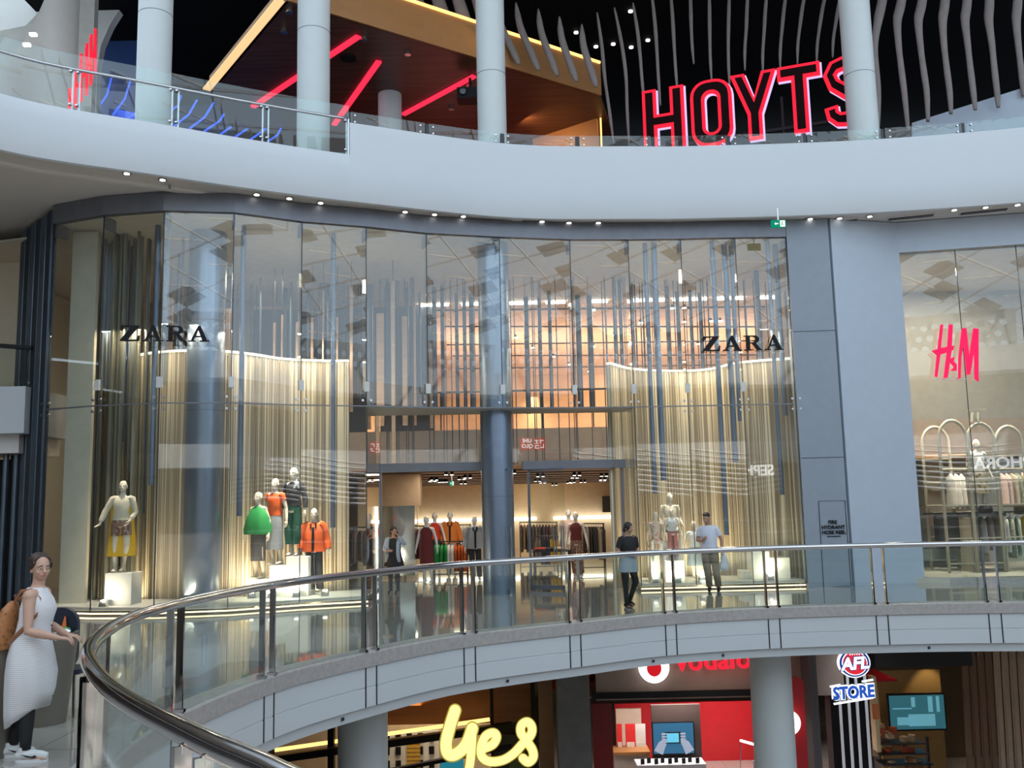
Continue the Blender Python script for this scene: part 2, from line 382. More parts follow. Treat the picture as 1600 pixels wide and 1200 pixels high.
def column(px, y0, Y, r, z0, z1, m, label, joints=(), name='column', base=None):
    c = at(px, y0, Y); o = empty(name, (c.x, Y, z0), label, 'column'); o['kind'] = 'thing'
    MB().cyl((c.x, Y, z0), r, z1-z0, 40).build('shaft', m, o, smooth=True)
    for z in joints: MB().cyl((c.x, Y, z), r+.004, .015, 40).build('joint_ring', frame_m, o, smooth=True)
    if base: MB().cyl((c.x, Y, z0), r+.05, base, 40).build('base_ring', m, o, smooth=True)
    return o
column(241, 100, 18.6, .35, 9.35, 17.5, colwhite, 'tall white round column behind balustrade left of the wood cinema canopy', (12.5,))
column(490, 100, 20.2, .37, 9.35, 17.5, colwhite, 'white round column in front of the amber-edged wood canopy', (12.9,))
column(768, 150, 21.2, .345, ZH, 17.5, colwhite, 'white round column rising from the parapet between wood canopy and hanging fins', (12.25,), base=.06)
column(1345, 150, 21.45, .36, ZH, 17.5, colwhite, 'white round column covering the last letter of the red cinema sign', (12.15,), base=.06)
column(609, 120, 26.5, .35, 9.35, 14.3, colwhite, 'grey shaded round column standing deep under the wood canopy')
column(1207, 1110, 18.9, .40, -5.5, -.875, colwhite, 'white round column in front of the red phone shop on the lower level')
column(567, 1150, 15.6, .40, -5.5, -.875, colwhite, 'white round column in front of the shop with yellow lettering')
column(321, 600, 20.4, .41, 0, 8.25, colgrey, 'blue-grey metal column behind the window letters on the bronze rod side', (4.2, 6.2))
column(774, 600, 21.75, .375, 0, 8.25, colgrey, 'blue-grey metal column standing between the two shop entrances', (4.2, 2.2))
# ---- the tall shop window between the metal cladding and the grey panel wall
ZT, ZM = 8.2, 4.2
ZP = [atz(x, y, ZT) for x, y in [(86, 350), (163, 337), (257, 330), (366, 333), (472, 347), (572, 355), (666, 365), (780, 371), (890, 375), (981, 375), (1063, 374), (1148, 372), (1227, 371)]]
ZP = [Vector((p.x, p.y)) for p in ZP]
win = empty('window_1', (ZP[0].x, ZP[0].y, 0)); st(win)
zf = [(p.x, p.y) for p in ZP]
MB().sweep(zf, [(-.06, ZT), (.10, ZT), (.10, 8.6), (-.06, 8.6)]).build('window_frame', frame_m, win)
MB().sweep(zf, [(-.02, ZM-.012), (.03, ZM-.012), (.03, ZM+.012), (-.02, ZM+.012)]).build('transom_bar', frame_m, win)
for i in range(12):
    a, b = ZP[i], ZP[i+1]; t = (b-a).normalized(); a2 = a+t*.01; b2 = b-t*.01
    MB().sweep([(a2.x, a2.y), (b2.x, b2.y)], [(0, ZM+.012), (.02, ZM+.012), (.02, ZT), (0, ZT)]).build('glass_pane', glass_z, win)
    if not 5 <= i <= 8:
        MB().sweep([(a2.x, a2.y), (b2.x, b2.y)], [(0, .12), (.02, .12), (.02, ZM-.012), (0, ZM-.012)]).build('glass_pane', glass_z, win)
for i in range(13):
    a = ZP[i]; t = ((ZP[min(i+1, 12)]-ZP[max(i-1, 0)])).normalized(); n = Vector((-t.y, t.x))
    q = a+n*.20; ang = math.atan2(n.y, n.x)
    if i not in (0, 12): MB().box((q.x, q.y, (ZM+ZT)/2+.2), (.30, .012, ZT-ZM-.4), ang).build('glass_fin', glass_z, win)
    MB().box((q.x-n.x*.02, q.y-n.y*.02, ZT-.14), (.34, .05, .26), ang).build('fin_bracket', frame_m, win)
    if 0 < i < 12: q = a-n*.03; MB().box((q.x, q.y, ZM+.42), (.06, .11, .22), ang).build('glass_clamp', mat('clamp_white', (.62, .62, .60), .4), win)
    MB().box((a.x, a.y, (ZM+ZT)/2), (.02, .015, ZT-ZM), ang).build('joint_strip', darkm, win)
    if not 6 <= i <= 8: MB().box((a.x, a.y, (ZM)/2+.06), (.02, .015, ZM-.1), ang).build('joint_strip', darkm, win)
    for sg in (-.09, .09):
        for z in (ZM-.12, ZM+.12):
            if 5 <= i <= 9 and z < ZM: continue
            c = a+t*sg-n*.02; MB().tube([(c.x, c.y, z), (c.x-n.x*.04, c.y-n.y*.04, z)], .028, 10).build('patch_bolt', satin, win)
# recessed entrance between pane joints 5 and 9
A5, A9 = ZP[5], ZP[9]; RY = 1.1; B5 = A5+Vector((.0, RY+1.0)); B9 = A9+Vector((-.15, RY)); ent = empty('window_2', (A5.x, A5.y, 0)); st(ent)
poly_slab([(A5.x, A5.y), (ZP[6].x, ZP[6].y), (ZP[7].x, ZP[7].y), (ZP[8].x, ZP[8].y), (A9.x, A9.y), (B9.x, B9.y), (B5.x, B5.y)], [], ZM+.02, 'ceiling_entrance', mat('glass_canopy_grey', (.30, .32, .32), .4), .03)
for a, b in ((A5, B5), (A9, B9)):
    MB().sweep([(a.x, a.y), (b.x, b.y)], [(0, .05), (.02, .05), (.02, ZM), (0, ZM)]).build('glass_pane', glass_z, ent)
MB().sweep([(B5.x, B5.y), (B9.x, B9.y)], [(0, 3.02), (.02, 3.02), (.02, ZM), (0, ZM)]).build('glass_pane', glass_z, ent)
def lerp(a, b, t): return a+(b-a)*t
for s_, e_ in ((0.0, .455), (.575, 1.0)):
    a, b = lerp(B5, B9, s_), lerp(B5, B9, e_)
    MB().sweep([(a.x, a.y), (b.x, b.y)], [(-.12, 2.84), (.12, 2.84), (.12, 3.04), (-.12, 3.04)]).build('header_bar', frame_m, ent)
for s_ in (0.0, .44, .60, .985):
    p = lerp(B5, B9, s_); MB().box((p.x, p.y, 1.45), (.06, .09, 2.9)).build('door_jamb', frame_m, ent)
def door(n, p, ang, wdt, label):
    d = empty('door_%d' % n, (p.x, p.y, 0)); st(d); M = Matrix.Rotation(ang, 3, 'Z'); c = Vector((p.x, p.y, 0))
    g = lambda x, y, z: c+M @ Vector((x, y, z))
    MB().box(g(wdt/2, 0, 1.45), (wdt, .014, 2.7), ang).build('glass_pane', glass_z, d)
    b = MB(); b.box(g(wdt/2, 0, .08), (wdt, .03, .10), ang); b.box(g(wdt/2, 0, 2.82), (wdt, .03, .05), ang); b.build('door_rail', frame_m, d)
    h = MB()
    for s_ in (-.06, .06):
        h.tube([g(wdt-.28, s_, .45), g(wdt-.28, s_, 1.5), g(wdt-.08, s_, 1.5), g(wdt-.08, s_, .45)], .016, 8, closed=True)
    h.build('door_handle', satin, d)
    MB().box(g(wdt-.05, 0, .06), (.08, .06, .12), ang).build('door_stop', satin, d)
door(1, lerp(B5, B9, .44)+Vector((0, -.05)), R_(-62), 1.0, '')
door(2, lerp(B5, B9, .60)+Vector((0, -.05)), R_(-30), .95, '')

# window display platforms with a light line under the lip
def platform(i0, i1, extra, ztop=.16, ins=.12, depth=1.7):
    pl = [ZP[i]+Vector((0, ins)) for i in range(i0, i1+1)]
    if extra: pl = extra
    back = [p+Vector((0, depth)) for p in reversed(pl)]
    b = MB(); b.prism([[(p.x, p.y) for p in pl+back]], (0, 0, ztop), (1, 0, 0), (0, 1, 0), (0, 0, 1), .07); return b, pl
for i0, i1, nm in ((0, 5, 'left'), (9, 12, 'right')):
    b, pl = platform(i0, i1, None); o = b.build('display_platform', mat('platform_white', (.62, .60, .55), .35))
    tag(o, {'left': 'long low display platform with glowing edge under the orange and green outfits', 'right': 'low display platform with glowing edge under the child mannequins'}[nm], 'platform')
    s_ = MB().sweep([(p.x, p.y) for p in pl], [(-.04, .03), (-.02, .03), (-.02, .06), (-.04, .06)]).build('light_strip', led_warm, o)

# ---- inside the shop
poly_slab([(p.x, p.y+.1) for p in ZP]+[(8.4, 21.8), (8.4, 28.0), (-12.9, 28.0), (-12.9, 21.0), (-10.0, 20.2)], [], 8.29, 'ceiling_shop_front', mat('shop_ceiling', (.60, .57, .50), .7), .04)
st(MB().box((5.2, 36.7, 8.27), (24, 17.3, .04)).build('ceiling_upper_shop', mat('peach_ceiling', (.80, .58, .44), .7)))
st(MB().box((5.2, 45.2, 6.2), (26, .2, 4.2)).build('wall_upper_back', mat('apricot_wall', (.80, .55, .36), .7)))
st(MB().box((5.0, 36.0, 3.6), (26, 19.4, 1.1)).build('floor_upper_shop', mat('upper_shop_floor', (.45, .36, .28), .5)))
st(MB().box((-10.5, 27.2, 4.1), (5.6, .2, 8.2)).build('wall_shop_left', mat('olive_beige', (.42, .37, .26), .7)))
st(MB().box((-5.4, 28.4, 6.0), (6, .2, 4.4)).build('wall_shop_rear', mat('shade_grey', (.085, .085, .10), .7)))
st(MB().box((-13.0, 23, 4.1), (.2, 8.5, 8.2)).build('wall_shop_side', cream))
p0 = Vector((-9.3, 20.0)); st(MB().box((-9.35, 19.95, 4.1), (.55, .12, 8.2)).build('wall_shop_pier', mat('cream_pier', (.66, .62, .50), .6)))
st(MB().box((8.35, 26.4, 4.1), (.15, 9, 8.2)).build('wall_shop_right', mat('warm_grey', (.40, .34, .27), .7)))
# ground floor of the shop
st(MB().box((2, 35.4, 3.0), (22, 22.0, .06)).build('ceiling_shop', mat('timber_ceiling', (.50, .27, .14), .5, kind='wood', scale=1.5, col2=(.36, .18, .09))))
st(MB().box((2, 44, 1.5), (26, .2, 3)).build('wall_shop_back', beige))
st(MB().box((-4.6, 36, 1.5), (.2, 16, 3)).build('wall_shop_inner', beige))
st(MB().box((4.9, 27.5, 1.5), (.35, .6, 3)).build('wall_shop_nib', woodp))
for i in range(8):
    y = 25.5+i*2.3; st(MB().box((2, y, 2.955), (22, .05, .03)).build('trim_7', darkm))
# white shelf light along the back wall
for x0, x1 in ((-5.5, 1.0), (1.8, 6.2)):
    s_ = MB().box(((x0+x1)/2, 43.73, 1.36), (x1-x0, .35, .14)).build('shelf_light', emi('shelf_glow', (1, .93, .82), 3.2)); tag(s_, 'long white light shelf on the shop back wall '+('left' if x0 < 0 else 'right')+' of the metal column', 'light')
tag(MB().box((5.6, 43.81, 1.95), (3.0, .2, .75)).build('wall_screen', mat('screen_dark', (.03, .025, .02), .2)), 'dark wide screen high on the beige back wall', 'screen')
tag(MB().box((4.75, 43.69, 1.92), (.45, .05, .30)).build('lit_display', emi('pale_screen', (.6, .8, 1), 1)), 'small pale lit display at the left end of the dark wide screen', 'display')
# pier with advert by the left entrance
pr = empty('display_pier', (-3.6, 26, 0), 'wood-topped square pier with lit mirror panel inside left entrance', 'pier')
c = at(617, 780, 27)
MB().box((c.x, 27, 2.5), (1.5, .8, .9)).build('pier_top', mat('tan_board', (.45, .33, .22), .5), pr)
MB().box((c.x+.1, 27, 1.1), (1.0, .6, 2.0)).build('mirror_panel', mat('mirror', (.55, .6, .6), .08, .9), pr)
MB().box((c.x-.48, 26.65, 1.1), (.09, .05, 2.1)).build('light_strip', led_w, pr)
MB().ell((c.x+.15, 26.67, 1.45), (.16, .02, .3)).build('printed_face', mat('grey_print', (.30, .32, .34), .6), pr)

# spot clusters on the shop ceiling
base = empty('ceiling_spotlight', (0, 0, 2.9), 'small twin white ceiling spotlight inside shop', 'spotlight', 'spotlights on the timber shop ceiling')
b = MB(); b.cyl((0, 0, 2.84), .05, .1, 10); b.cyl((.16, 0, 2.84), .05, .1, 10); b.build('housing', black, base)
b = MB(); b.cyl((0, 0, 2.828), .046, .01, 10); b.cyl((.16, 0, 2.828), .046, .01, 10); b.build('lens', down, base)
for i in range(34):
    o = base if i == 0 else copy_tree(base)
    o.location = (random.uniform(-3.2, 6.2), 25.5+(i % 12)*1.5+random.uniform(-.3, .3), 2.92); 
    for ch in o.children: ch.location.z = 0

# white light line and track lines on the upper shop ceiling
for i in range(9):
    x0 = at(655+i*66, 465, 28.2).x; ln = random.choice((.6, .9, 1.05)); s_ = MB().box((x0+ln/2, 28.2, 8.20), (ln, .12, .06)).build('light_bar', led_w)
    tag(s_, 'white linear light bar at the edge of the peach upper ceiling', 'light', 'light bars along the peach ceiling edge')
trk = None
for i in range(5):
    y = 29.5+i*3.2; t_ = MB().box((5, y, 8.225), (15, .05, .04), R_(7 if i % 2 else 3)).build('light_track', black); tag(t_, 'thin black lighting track on peach upper ceiling', 'track', 'lighting tracks on the upper shop ceiling')
sp2 = empty('track_spotlight', (0, 0, 8.15), 'small white spotlight on black track of peach ceiling', 'spotlight', 'spotlights on the upper shop ceiling')
MB().box((0, 0, 8.16), (.08, .08, .10)).build('housing', black, sp2); MB().box((.02, 0, 8.10), (.14, .1, .04)).build('lens', down, sp2)
for i in range(24):
    o = sp2 if i == 0 else copy_tree(sp2); o.location = (random.uniform(-2, 11), 29+(i % 7)*2.3, 8.15)
dl = empty('recessed_downlight', (0, 0, 8.2), 'recessed downlight in the cream ceiling just behind tall glass', 'downlight', 'downlights in the shop window ceiling')
MB().cyl((0, 0, 8.232), .07, .012, 16).build('trim_ring', satin, dl); MB().cyl((0, 0, 8.228), .05, .012, 16).build('lens', down, dl)
for i, (x, y) in enumerate([(163, 368), (541, 409), (627, 414), (710, 419), (872, 424), (1102, 423), (860, 378), (400, 410), (1180, 440)]):
    o = dl if i == 0 else copy_tree(dl); o.location = atz(x, y, 8.24)
# railing of the upper shop floor
rr = empty('shop_railing', (0, 26, 4.15), 'thin dark railing at the edge of the upper shop floor', 'railing')
MB().tube([(-3.6, 26.4, 5.25), (8.2, 26.4, 5.25)], .03, 8).build('handrail', darkm, rr)
for i in range(9): MB().box((-3.5+i*1.45, 26.4, 4.7), (.04, .02, 1.1)).build('baluster', darkm, rr)

# curved rod screens (drums) behind the displays
def drum(pts, z, ztop, label):
    pl = [Vector(atz(x, y, ztop).xy) for x, y in pts]; pl = resample(cat_rom(pl, 8), .25)
    o = MB().sweep([(p.x, p.y) for p in pl], [(0, 0), (.12, 0), (.12, ztop), (0, ztop)]).build('curved_screen', curtainm, smooth=True, angle=40); tag(o, label, 'screen')
    r_ = MB().sweep([(p.x, p.y) for p in offset(pl, -.04)], [(0, ztop-.02), (.14, ztop-.02), (.14, ztop+.03), (0, ztop+.03)]).build('top_rim', emi('rim_glow', (1, .93, .75), 1.6), None)
    r_.parent = o; r_.location = r_.location-o.location
    return pl
dL = drum([(198, 560), (215, 556), (245, 551), (300, 548), (345, 549), (395, 554), (441, 561), (500, 564), (545, 564)], 0, 5.6, 'tall curved screen of fine beige rods behind the orange and green outfits')
dR = drum([(953, 568), (990, 577), (1060, 580), (1110, 577), (1155, 567), (1242, 560)], 0, 5.4, 'tall curved screen of fine beige rods behind the child mannequins')
# individual rods
def rods(path, n, z0, z1, r, m, label, grp, jit=.25, name='metal_rod', frnt=.12, sq=1):
    base = None; pl = resample(path, .05)
    for i in range(n):
        q = pl[min(len(pl)-1, int(random.random()*len(pl)))]; y = q.y-frnt-random.random()*jit
        a = z0 if not callable(z0) else z0(i); b_ = z1
        if base is None:
            base = MB().cyl((0, 0, 0), r, 1, 6).build(name, m, smooth=True, origin=(0, 0, 0)); o = base
        else: o = base.copy(); COL.objects.link(o)
        s_ = random.uniform(.7, 1.3); o.location = (q.x, y, a); o.scale = (s_, s_*sq, b_-a); tag(o, label, 'rod', grp)
rods(dL, 60, .0, 5.5, .007, rodm, 'thin bronze rod standing in front of the curved screen behind the orange and green outfits', 'bronze rods of the wide display')
rods(dR, 55, .0, 5.3, .007, rodm, 'thin bronze rod standing in front of the curved screen behind the child mannequins', 'bronze rods of the child display')
cen = [Vector((-3.7, 25.6)), Vector((3.5, 26.0))]
rods(cen, 46, lambda i: 3.1, 8.25, .013, rodd, 'thin dark rod hanging above the shop entrances', 'dark rods above the entrances', .8)
rods([Vector((-9.6, 25.6)), Vector((-3.4, 26.0))], 34, lambda i: 4.4+(i % 5)*.3, 8.25, .016, rodd, 'thin dark rod hanging high over the orange and green outfits', 'dark rods over the wide display', .6)
rods([Vector((3.6, 26.3)), Vector((8.0, 26.3))], 26, lambda i: 4.4+(i % 5)*.3, 8.25, .016, rodd, 'thin dark rod hanging high over the child mannequins', 'dark rods over the child display', .6)
cor = [Vector((-9.6, 21.2)), Vector((-7.9, 21.0))]
rods(cor, 26, .0, 8.25, .035, mat('olive_tube', (.25, .24, .19), .4, .5), 'olive grey tube standing in the shop corner beside metal cladding', 'olive tubes in the shop corner', .9, name='standing_tube')
# blue-grey hanging tubes of uneven length: (px at top, top z, bottom z, half width, Y)
tb = None; tubes = []
for x, zt, zb, r in [(129, 8.1, 2.6, .055), (150, 7.5, .2, .04), (192, 7.8, 5.0, .035), (200, 7.8, 3.6, .035), (206, 7.7, 3.3, .04), (212, 7.8, 2.9, .035), (220, 7.9, 4.8, .03), (233, 7.9, 2.0, .05), (246, 8.1, 2.6, .06), (258, 8.1, 1.9, .05), (280, 8.0, 4.4, .035), (286, 8.0, 4.0, .03), (362, 7.4, 4.6, .03),
        (380, 8.15, 1.9, .055), (408, 7.6, 4.95, .03), (447, 7.5, 4.9, .05), (455, 7.5, 4.6, .045), (482, 7.4, 5.0, .04), (513, 7.5, 4.2, .05), (521, 8.15, 1.6, .055), (577, 7.4, 4.3, .10), (607, 7.4, 4.3, .06), (635, 7.4, 5.2, .05), (655, 7.3, 4.3, .03), (678, 7.3, 4.2, .055), (690, 7.3, 4.2, .055), (712, 7.2, 4.3, .05), (724, 7.2, 4.3, .05), (735, 7.2, 4.3, .07),
        (820, 7.1, 4.2, .07), (840, 7.1, 4.2, .05), (856, 7.1, 4.2, .05), (900, 7.1, 4.2, .08), (918, 7.1, 4.2, .08), (943, 7.5, 4.4, .02), (957, 7.4, 4.6, .05), (966, 7.4, 4.9, .05), (984, 7.3, 4.2, .05), (1008, 8.1, 2.2, .055), (1022, 7.4, 2.5, .07), (1040, 7.3, 5.0, .05), (1055, 7.2, 5.0, .06), (1075, 7.2, 5.2, .05), (1090, 7.1, 5.0, .06), (1113, 8.1, 1.2, .06), (1132, 7.6, 2.9, .07), (1142, 7.6, 3.9, .05), (1180, 7.5, 4.9, .07), (1200, 7.6, 2.1, .05), (1212, 7.5, 4.0, .07)]:
    Y = 21.9+random.random()*.9 if x > 400 else 20.6+random.random()*.7
    if x in (380, 521, 1008, 1113, 246): Y = {380: 19.9, 521: 20.6, 1008: 22.0, 1113: 22.0, 246: 19.7}[x]
    if zb > 4.05:
        k_ = min(1.24, 6.25/(zt-2)); Y *= k_; r *= k_*.9; zb = 2+(zb-2)*k_
        if Y > 27.6: Y = 27.6
    c = at(x, 400, Y)
    if tb is None: tb = MB().cyl((0, 0, 0), 1, 1, 12).build('hanging_tube', tubem, smooth=True, origin=(0, 0, 0)); o = tb
    else: o = tb.copy(); COL.objects.link(o)
    o.location = (c.x, Y, zb); o.scale = (r, r, 8.25-zb)
    lb = 'blue-grey hanging tube over the '+('wide display with orange jacket' if x < 575 else 'shop entrances' if x < 945 else 'child mannequin display')+(', long one reaching low' if zb < 3.7 else ', short one ending high')
    tag(o, lb, 'tube', 'blue-grey hanging tubes '+lb[27:])
# pale wood strips
ws = None
for x, zt, zb, wd, Y in [(184, 7.0, 0.2, .16, 23), (228, 7.4, 4.8, .10, 23), (265, 7.4, 4.8, .16, 23), (355, 7.2, 4.8, .13, 23.5), (429, 6.8, 4.9, .05, 23.5), (441, 7.0, 4.9, .04, 23.5), (465, 6.8, 4.9, .08, 23.5), (488, 6.9, 4.9, .06, 23.5), (505, 7.5, 4.3, .03, 23), (527, 6.9, 4.9, .04, 23.5), (549, 7.6, 4.4, .07, 23), (594, 7.3, 4.2, .20, 25), (614, 7.7, 3.1, .09, 23.0), (632, 7.2, 4.2, .13, 25), (647, 7.6, 4.2, .08, 25), (672, 6.6, 4.2, .10, 26)]:
    c = at(x, 500, Y); o = MB().box((c.x, Y, (zt+zb)/2), (wd, .06, zt-zb)).build('wood_strip', woodp); MB().box((c.x, Y, (zt+8.25)/2), (.02, .02, 8.25-zt)).build('hanger', darkm, o); tag(o, 'pale wood strip hanging among the grey tubes '+('left of' if x < 400 else 'right of')+' the lettering column, '+('broad' if wd > .12 else 'slim')+' one', 'strip', 'pale wood strips '+('broad' if wd > .12 else 'slim')+(' left' if x < 400 else ' right'))

# ---- window lettering
def poly_sign(name, letters, O, u, n, m, label, cat='sign', depth=.05, hgt=1, adv=None, parent=None):
    o = parent or empty(name, O, label, cat)
    for loops in letters: MB().prism([[(x*hgt, y*hgt) for x, y in lp] for lp in loops], O, u, (0, 0, 1), n, depth).build('letter', m, o)
    return o
def slab_Z(x): return [[(x, 0), (x+1.12, 0), (x+1.16, .36), (x+1.08, .36), (x+.98, .10), (x+.42, .08), (x+1.10, .94), (x+1.10, 1), (x+.04, 1), (x+.02, .68), (x+.09, .68), (x+.2, .91), (x+.66, .93), (x, .06)]]
def slab_A(x): return [[(x, 0), (x+.42, 0), (x+.42, .06), (x+.30, .07), (x+.39, .28), (x+.76, .28), (x+.85, .07), (x+.70, .06), (x+.70, 0), (x+1.28, 0), (x+1.28, .06), (x+1.15, .07), (x+.72, 1.02), (x+.58, 1.02), (x+.16, .07), (x, .06)], [(x+.43, .36), (x+.57, .72), (x+.73, .36)]]
def slab_R(x): return [[(x, 0), (x+.56, 0), (x+.56, .06), (x+.40, .07), (x+.40, .47), (x+.55, .47), (x+.86, 0), (x+1.2, 0), (x+1.2, .06), (x+1.09, .08), (x+.80, .49), (x+.98, .58), (x+1.03, .74), (x+.96, .9), (x+.80, 1), (x, 1), (x, .94), (x+.14, .93), (x+.14, .07), (x, .06)], [(x+.40, .54), (x+.40, .93), (x+.62, .93), (x+.76, .84), (x+.76, .64), (x+.62, .55)]]
word = [slab_Z(0), slab_A(1.32), slab_R(2.76), slab_A(4.12)]
def glass_sign(px0, py0, px1, py1, i0, i1, label, fwd=.14, hpx=22):
    # letters stand just in front of the glass, on a chord between two joints
    a, b = ZP[i0], ZP[i1]; t = (b-a).normalized(); n = Vector((t.y, -t.x)); a2 = a+n*fwd
    def hit(px, py):
        d = ray(px, py); # plane through a2 with normal n
        s_ = ((a2-Vector((0, 0))).dot(n))/(d.x*n.x+d.y*n.y); return EYE+d*s_
    P, Q = hit(px0, py0), hit(px1, py1); u = Vector((t.x, t.y, 0)); wd = (Q-P).dot(u); h = wd/5.4; O = Vector((P.x, P.y, (P.z+Q.z)/2))
    o = poly_sign('shop_sign', word, O, u, Vector((n.x, n.y, 0)), black, label, depth=.05, hgt=h); n3 = Vector((n.x, n.y, 0))
    for x in (.25, .95, 1.75, 2.35, 2.95, 3.6, 4.5, 5.15):
        q = O+u*x*h+Vector((0, 0, .05*h)); MB().tube([q-n3*.03, q-n3*(fwd+.05)], .008, 6).build('standoff_pin', satin, o)
    return o
glass_sign(187, 536, 327, 530, 2, 3, 'black serif letters on the tall glass in front of the bronze rod corner', fwd=.30)
glass_sign(1099, 549, 1225, 546, 10, 12, 'black serif letters on the tall glass next to the grey panel wall')

# ---- fluted metal cladding and the neighbour beyond it
ca = ZP[0]; cb = Vector(at(27, 600, 20.9).xy); clad = empty('metal_cladding', (ca.x, ca.y, 0), 'dark blue fluted metal cladding beside the tall shop window', 'cladding')
for i in range(6):
    p = ca.lerp(cb, (i+.1)/6); q = ca.lerp(cb, (i+.95)/6)
    b = MB(); b.bar((p.x, p.y, 4.25), (q.x, q.y, 4.25), .10, 8.5)
    b.build('fluted_panel', fluted if i % 2 else darkm, clad)  # alternate panels and flutes coloured darker, painting shade into the folds
    for j in range(4):
        r0 = p.lerp(q, (j+.5)/4); MB().cyl((r0.x, r0.y-.07, 0), .045, 8.5, 8).build('flute', fluted if i % 2 else mat('shaded_flute', (.05, .065, .085), .4, .6), clad, smooth=True)
st(MB().box((-14.6, 22.5, 6.6), (5, .2, 4.4)).build('wall_left_upper', cream))
nx = at(38, 650, 19.6).x
st(MB().box((nx-2.2, 20.6, 4.25), (4.4, 2.0, 1.0)).build('floor_neighbour', white))
st(MB().box((nx-2.45, 20.8, 3.55), (4.4, 1.8, .40)).build('ceiling_neighbour', soffw))
nr = empty('neighbour_railing', (nx-1, 19.6, 4.75), 'dark handrail above the white slab of the neighbouring shop', 'railing')
MB().tube([(nx-3, 19.5, 5.85), (nx+.02, 19.75, 5.60)], .05, 8).build('handrail', darkm, nr)
MB().box((nx-1.5, 19.72, 5.2), (3.0, .012, .9), R_(2)).build('glass_panel', glass_b, nr)
for i in range(3): MB().box((nx-.1-i*1.2, 19.75, 5.2), (.04, .03, .9)).build('post', darkm, nr)
sw = empty('slatted_screen', (nx-2, 21.2, 0), 'dark blue slatted screen under the white slab of the neighbouring shop', 'screen')
for i in range(16): MB().cyl((nx-.45-i*.22, 20.2, 0), .06, 3.34, 8).build('slat', fluted, sw, smooth=True)
st(MB().box((nx-2.4, 20.6, 1.6), (4, .2, 3.3)).build('wall_left_lower', darkm))

# ---- grey panel wall, pale wall and second shop window
GX = [atz(1229, 372, 8.2), atz(1290, 355, 8.55)]
g0 = Vector((ZP[12].x+.03, ZP[12].y-.05)); g1 = Vector((7.62, 21.45))
gw = MB(); gw.bar((g0.x, g0.y+.2, 4.3), (g1.x, g1.y+.2, 4.3), .4, 8.6); st(gw.build('wall_grey_panel', greyp))
tq = (g1-g0).normalized()
for z in (2.93, 5.9):
    b = MB(); b.bar((g0.x, g0.y-.002, z), (g1.x, g1.y-.002, z), .012, .012); st(b.build('trim_8', darkm))
# cabinet door of the hydrant
hd = empty('hydrant_door', (7.2, 21.4, .1), 'grey flush hydrant cabinet door with black capital letters', 'cabinet door')
n2 = Vector((tq.y, -tq.x, 0)); u2 = Vector((tq.x, tq.y, 0))
def onw(px, py, f=.01):
    d = ray(px, py); a2 = Vector((g0.x, g0.y, 0))+n2*f; s_ = a2.dot(n2)/d.dot(n2); return EYE+d*s_
P = [onw(1279, 783), onw(1320, 782), onw(1330, 915), onw(1287, 918)]
MB().tube(P, .008, 4, closed=True).build('door_gap', darkm, hd)
cc = (P[0]+P[1]+P[2]+P[3])/4; MB().box(cc-n2*.012, ((P[1]-P[0]).length, .012, (P[0]-P[3]).length), math.atan2(tq.y, tq.x)).build('door_leaf', greyp, hd)
for s_, py, px, sz in (('FIRE', 816, 1301, .11), ('HYDRANT', 824, 1302, .11), ('HOSE REEL', 832, 1303, .11), ('BOOSTER INSIDE', 838, 1303, .035)):
    if sz > .1: text(s_, sz, black, onw(px, py, .02), u2, (0, 0, 1), n2, hd, bold=.004, depth=.006)
    else: MB().box(onw(px, py, .02), (.3, .006, .02), math.atan2(tq.y, tq.x)).build('small_print', black, hd)
h0 = Vector((7.62, 21.45)); h1 = Vector((9.4, 21.9)); h2 = Vector((16, 20.6))
b = MB(); b.bar((h0.x, h0.y+.2, 4.3), (h1.x, h1.y+.2, 4.3), .4, 8.6); st(b.build('wall_pale_pier', bluew))
HT = 7.85
b = MB(); b.bar((h1.x, h1.y+.2, (HT+8.6)/2), (h2.x, h2.y+.2, (HT+8.6)/2), .4, 8.6-HT); st(b.build('wall_pale_head', bluew))
w3 = empty('window_3', (h1.x, h1.y, 0)); st(w3)
tt = (h2-h1).normalized()
for i in range(6):
    a = h1+tt*1.35*i+Vector((0, .12)); b_ = h1+tt*(1.35*(i+1)-.012)+Vector((0, .12)); MB().sweep([(a.x, a.y), (b_.x, b_.y)], [(0, .1), (.02, .1), (.02, HT), (0, HT)]).build('glass_pane', glass_z, w3)
    MB().box((a.x, a.y, HT/2), (.012, .02, HT)).build('joint_strip', darkm, w3)
    MB().box((a.x, a.y-.02, .06), (.3, .1, .12)).build('floor_shoe', stone, w3)
st(MB().bar((h1.x, h1.y+.12, .05), (h2.x, h2.y+.12, .05), .1, .1).build('trim_9', stone))
# behind it
poly_slab([(h1.x, h1.y+.2), (h2.x, h2.y+.2), (17.5, 26.7), (h1.x, 26.7)], [], 7.94, 'ceiling_corner_shop', mat('pale_ceiling', (.62, .60, .55), .7), .05)
st(MB().box((13, 26.6, 4), (10, .2, 8)).build('wall_corner_shop', mat('corner_shop_wall', (.40, .39, .35), .7)))
st(MB().box((9.35, 24.6, 4), (.15, 4.0, 8)).build('wall_corner_side', mat('corner_side', (.56, .52, .44), .7)))
st(MB().box((13, 24.3, .06), (9, 4.9, .12)).build('floor_corner_shop', mat('corner_floor', (.55, .50, .42), .3)))
for i, (x, y) in enumerate([(1413, 404), (1503, 398), (1567, 433), (1443, 429), (1520, 443)]):
    o = copy_tree(dl); o.location = atz(x, y, 7.88); tag(o, 'recessed downlight in the ceiling behind the red script letters', 'downlight', 'downlights behind the red script letters')
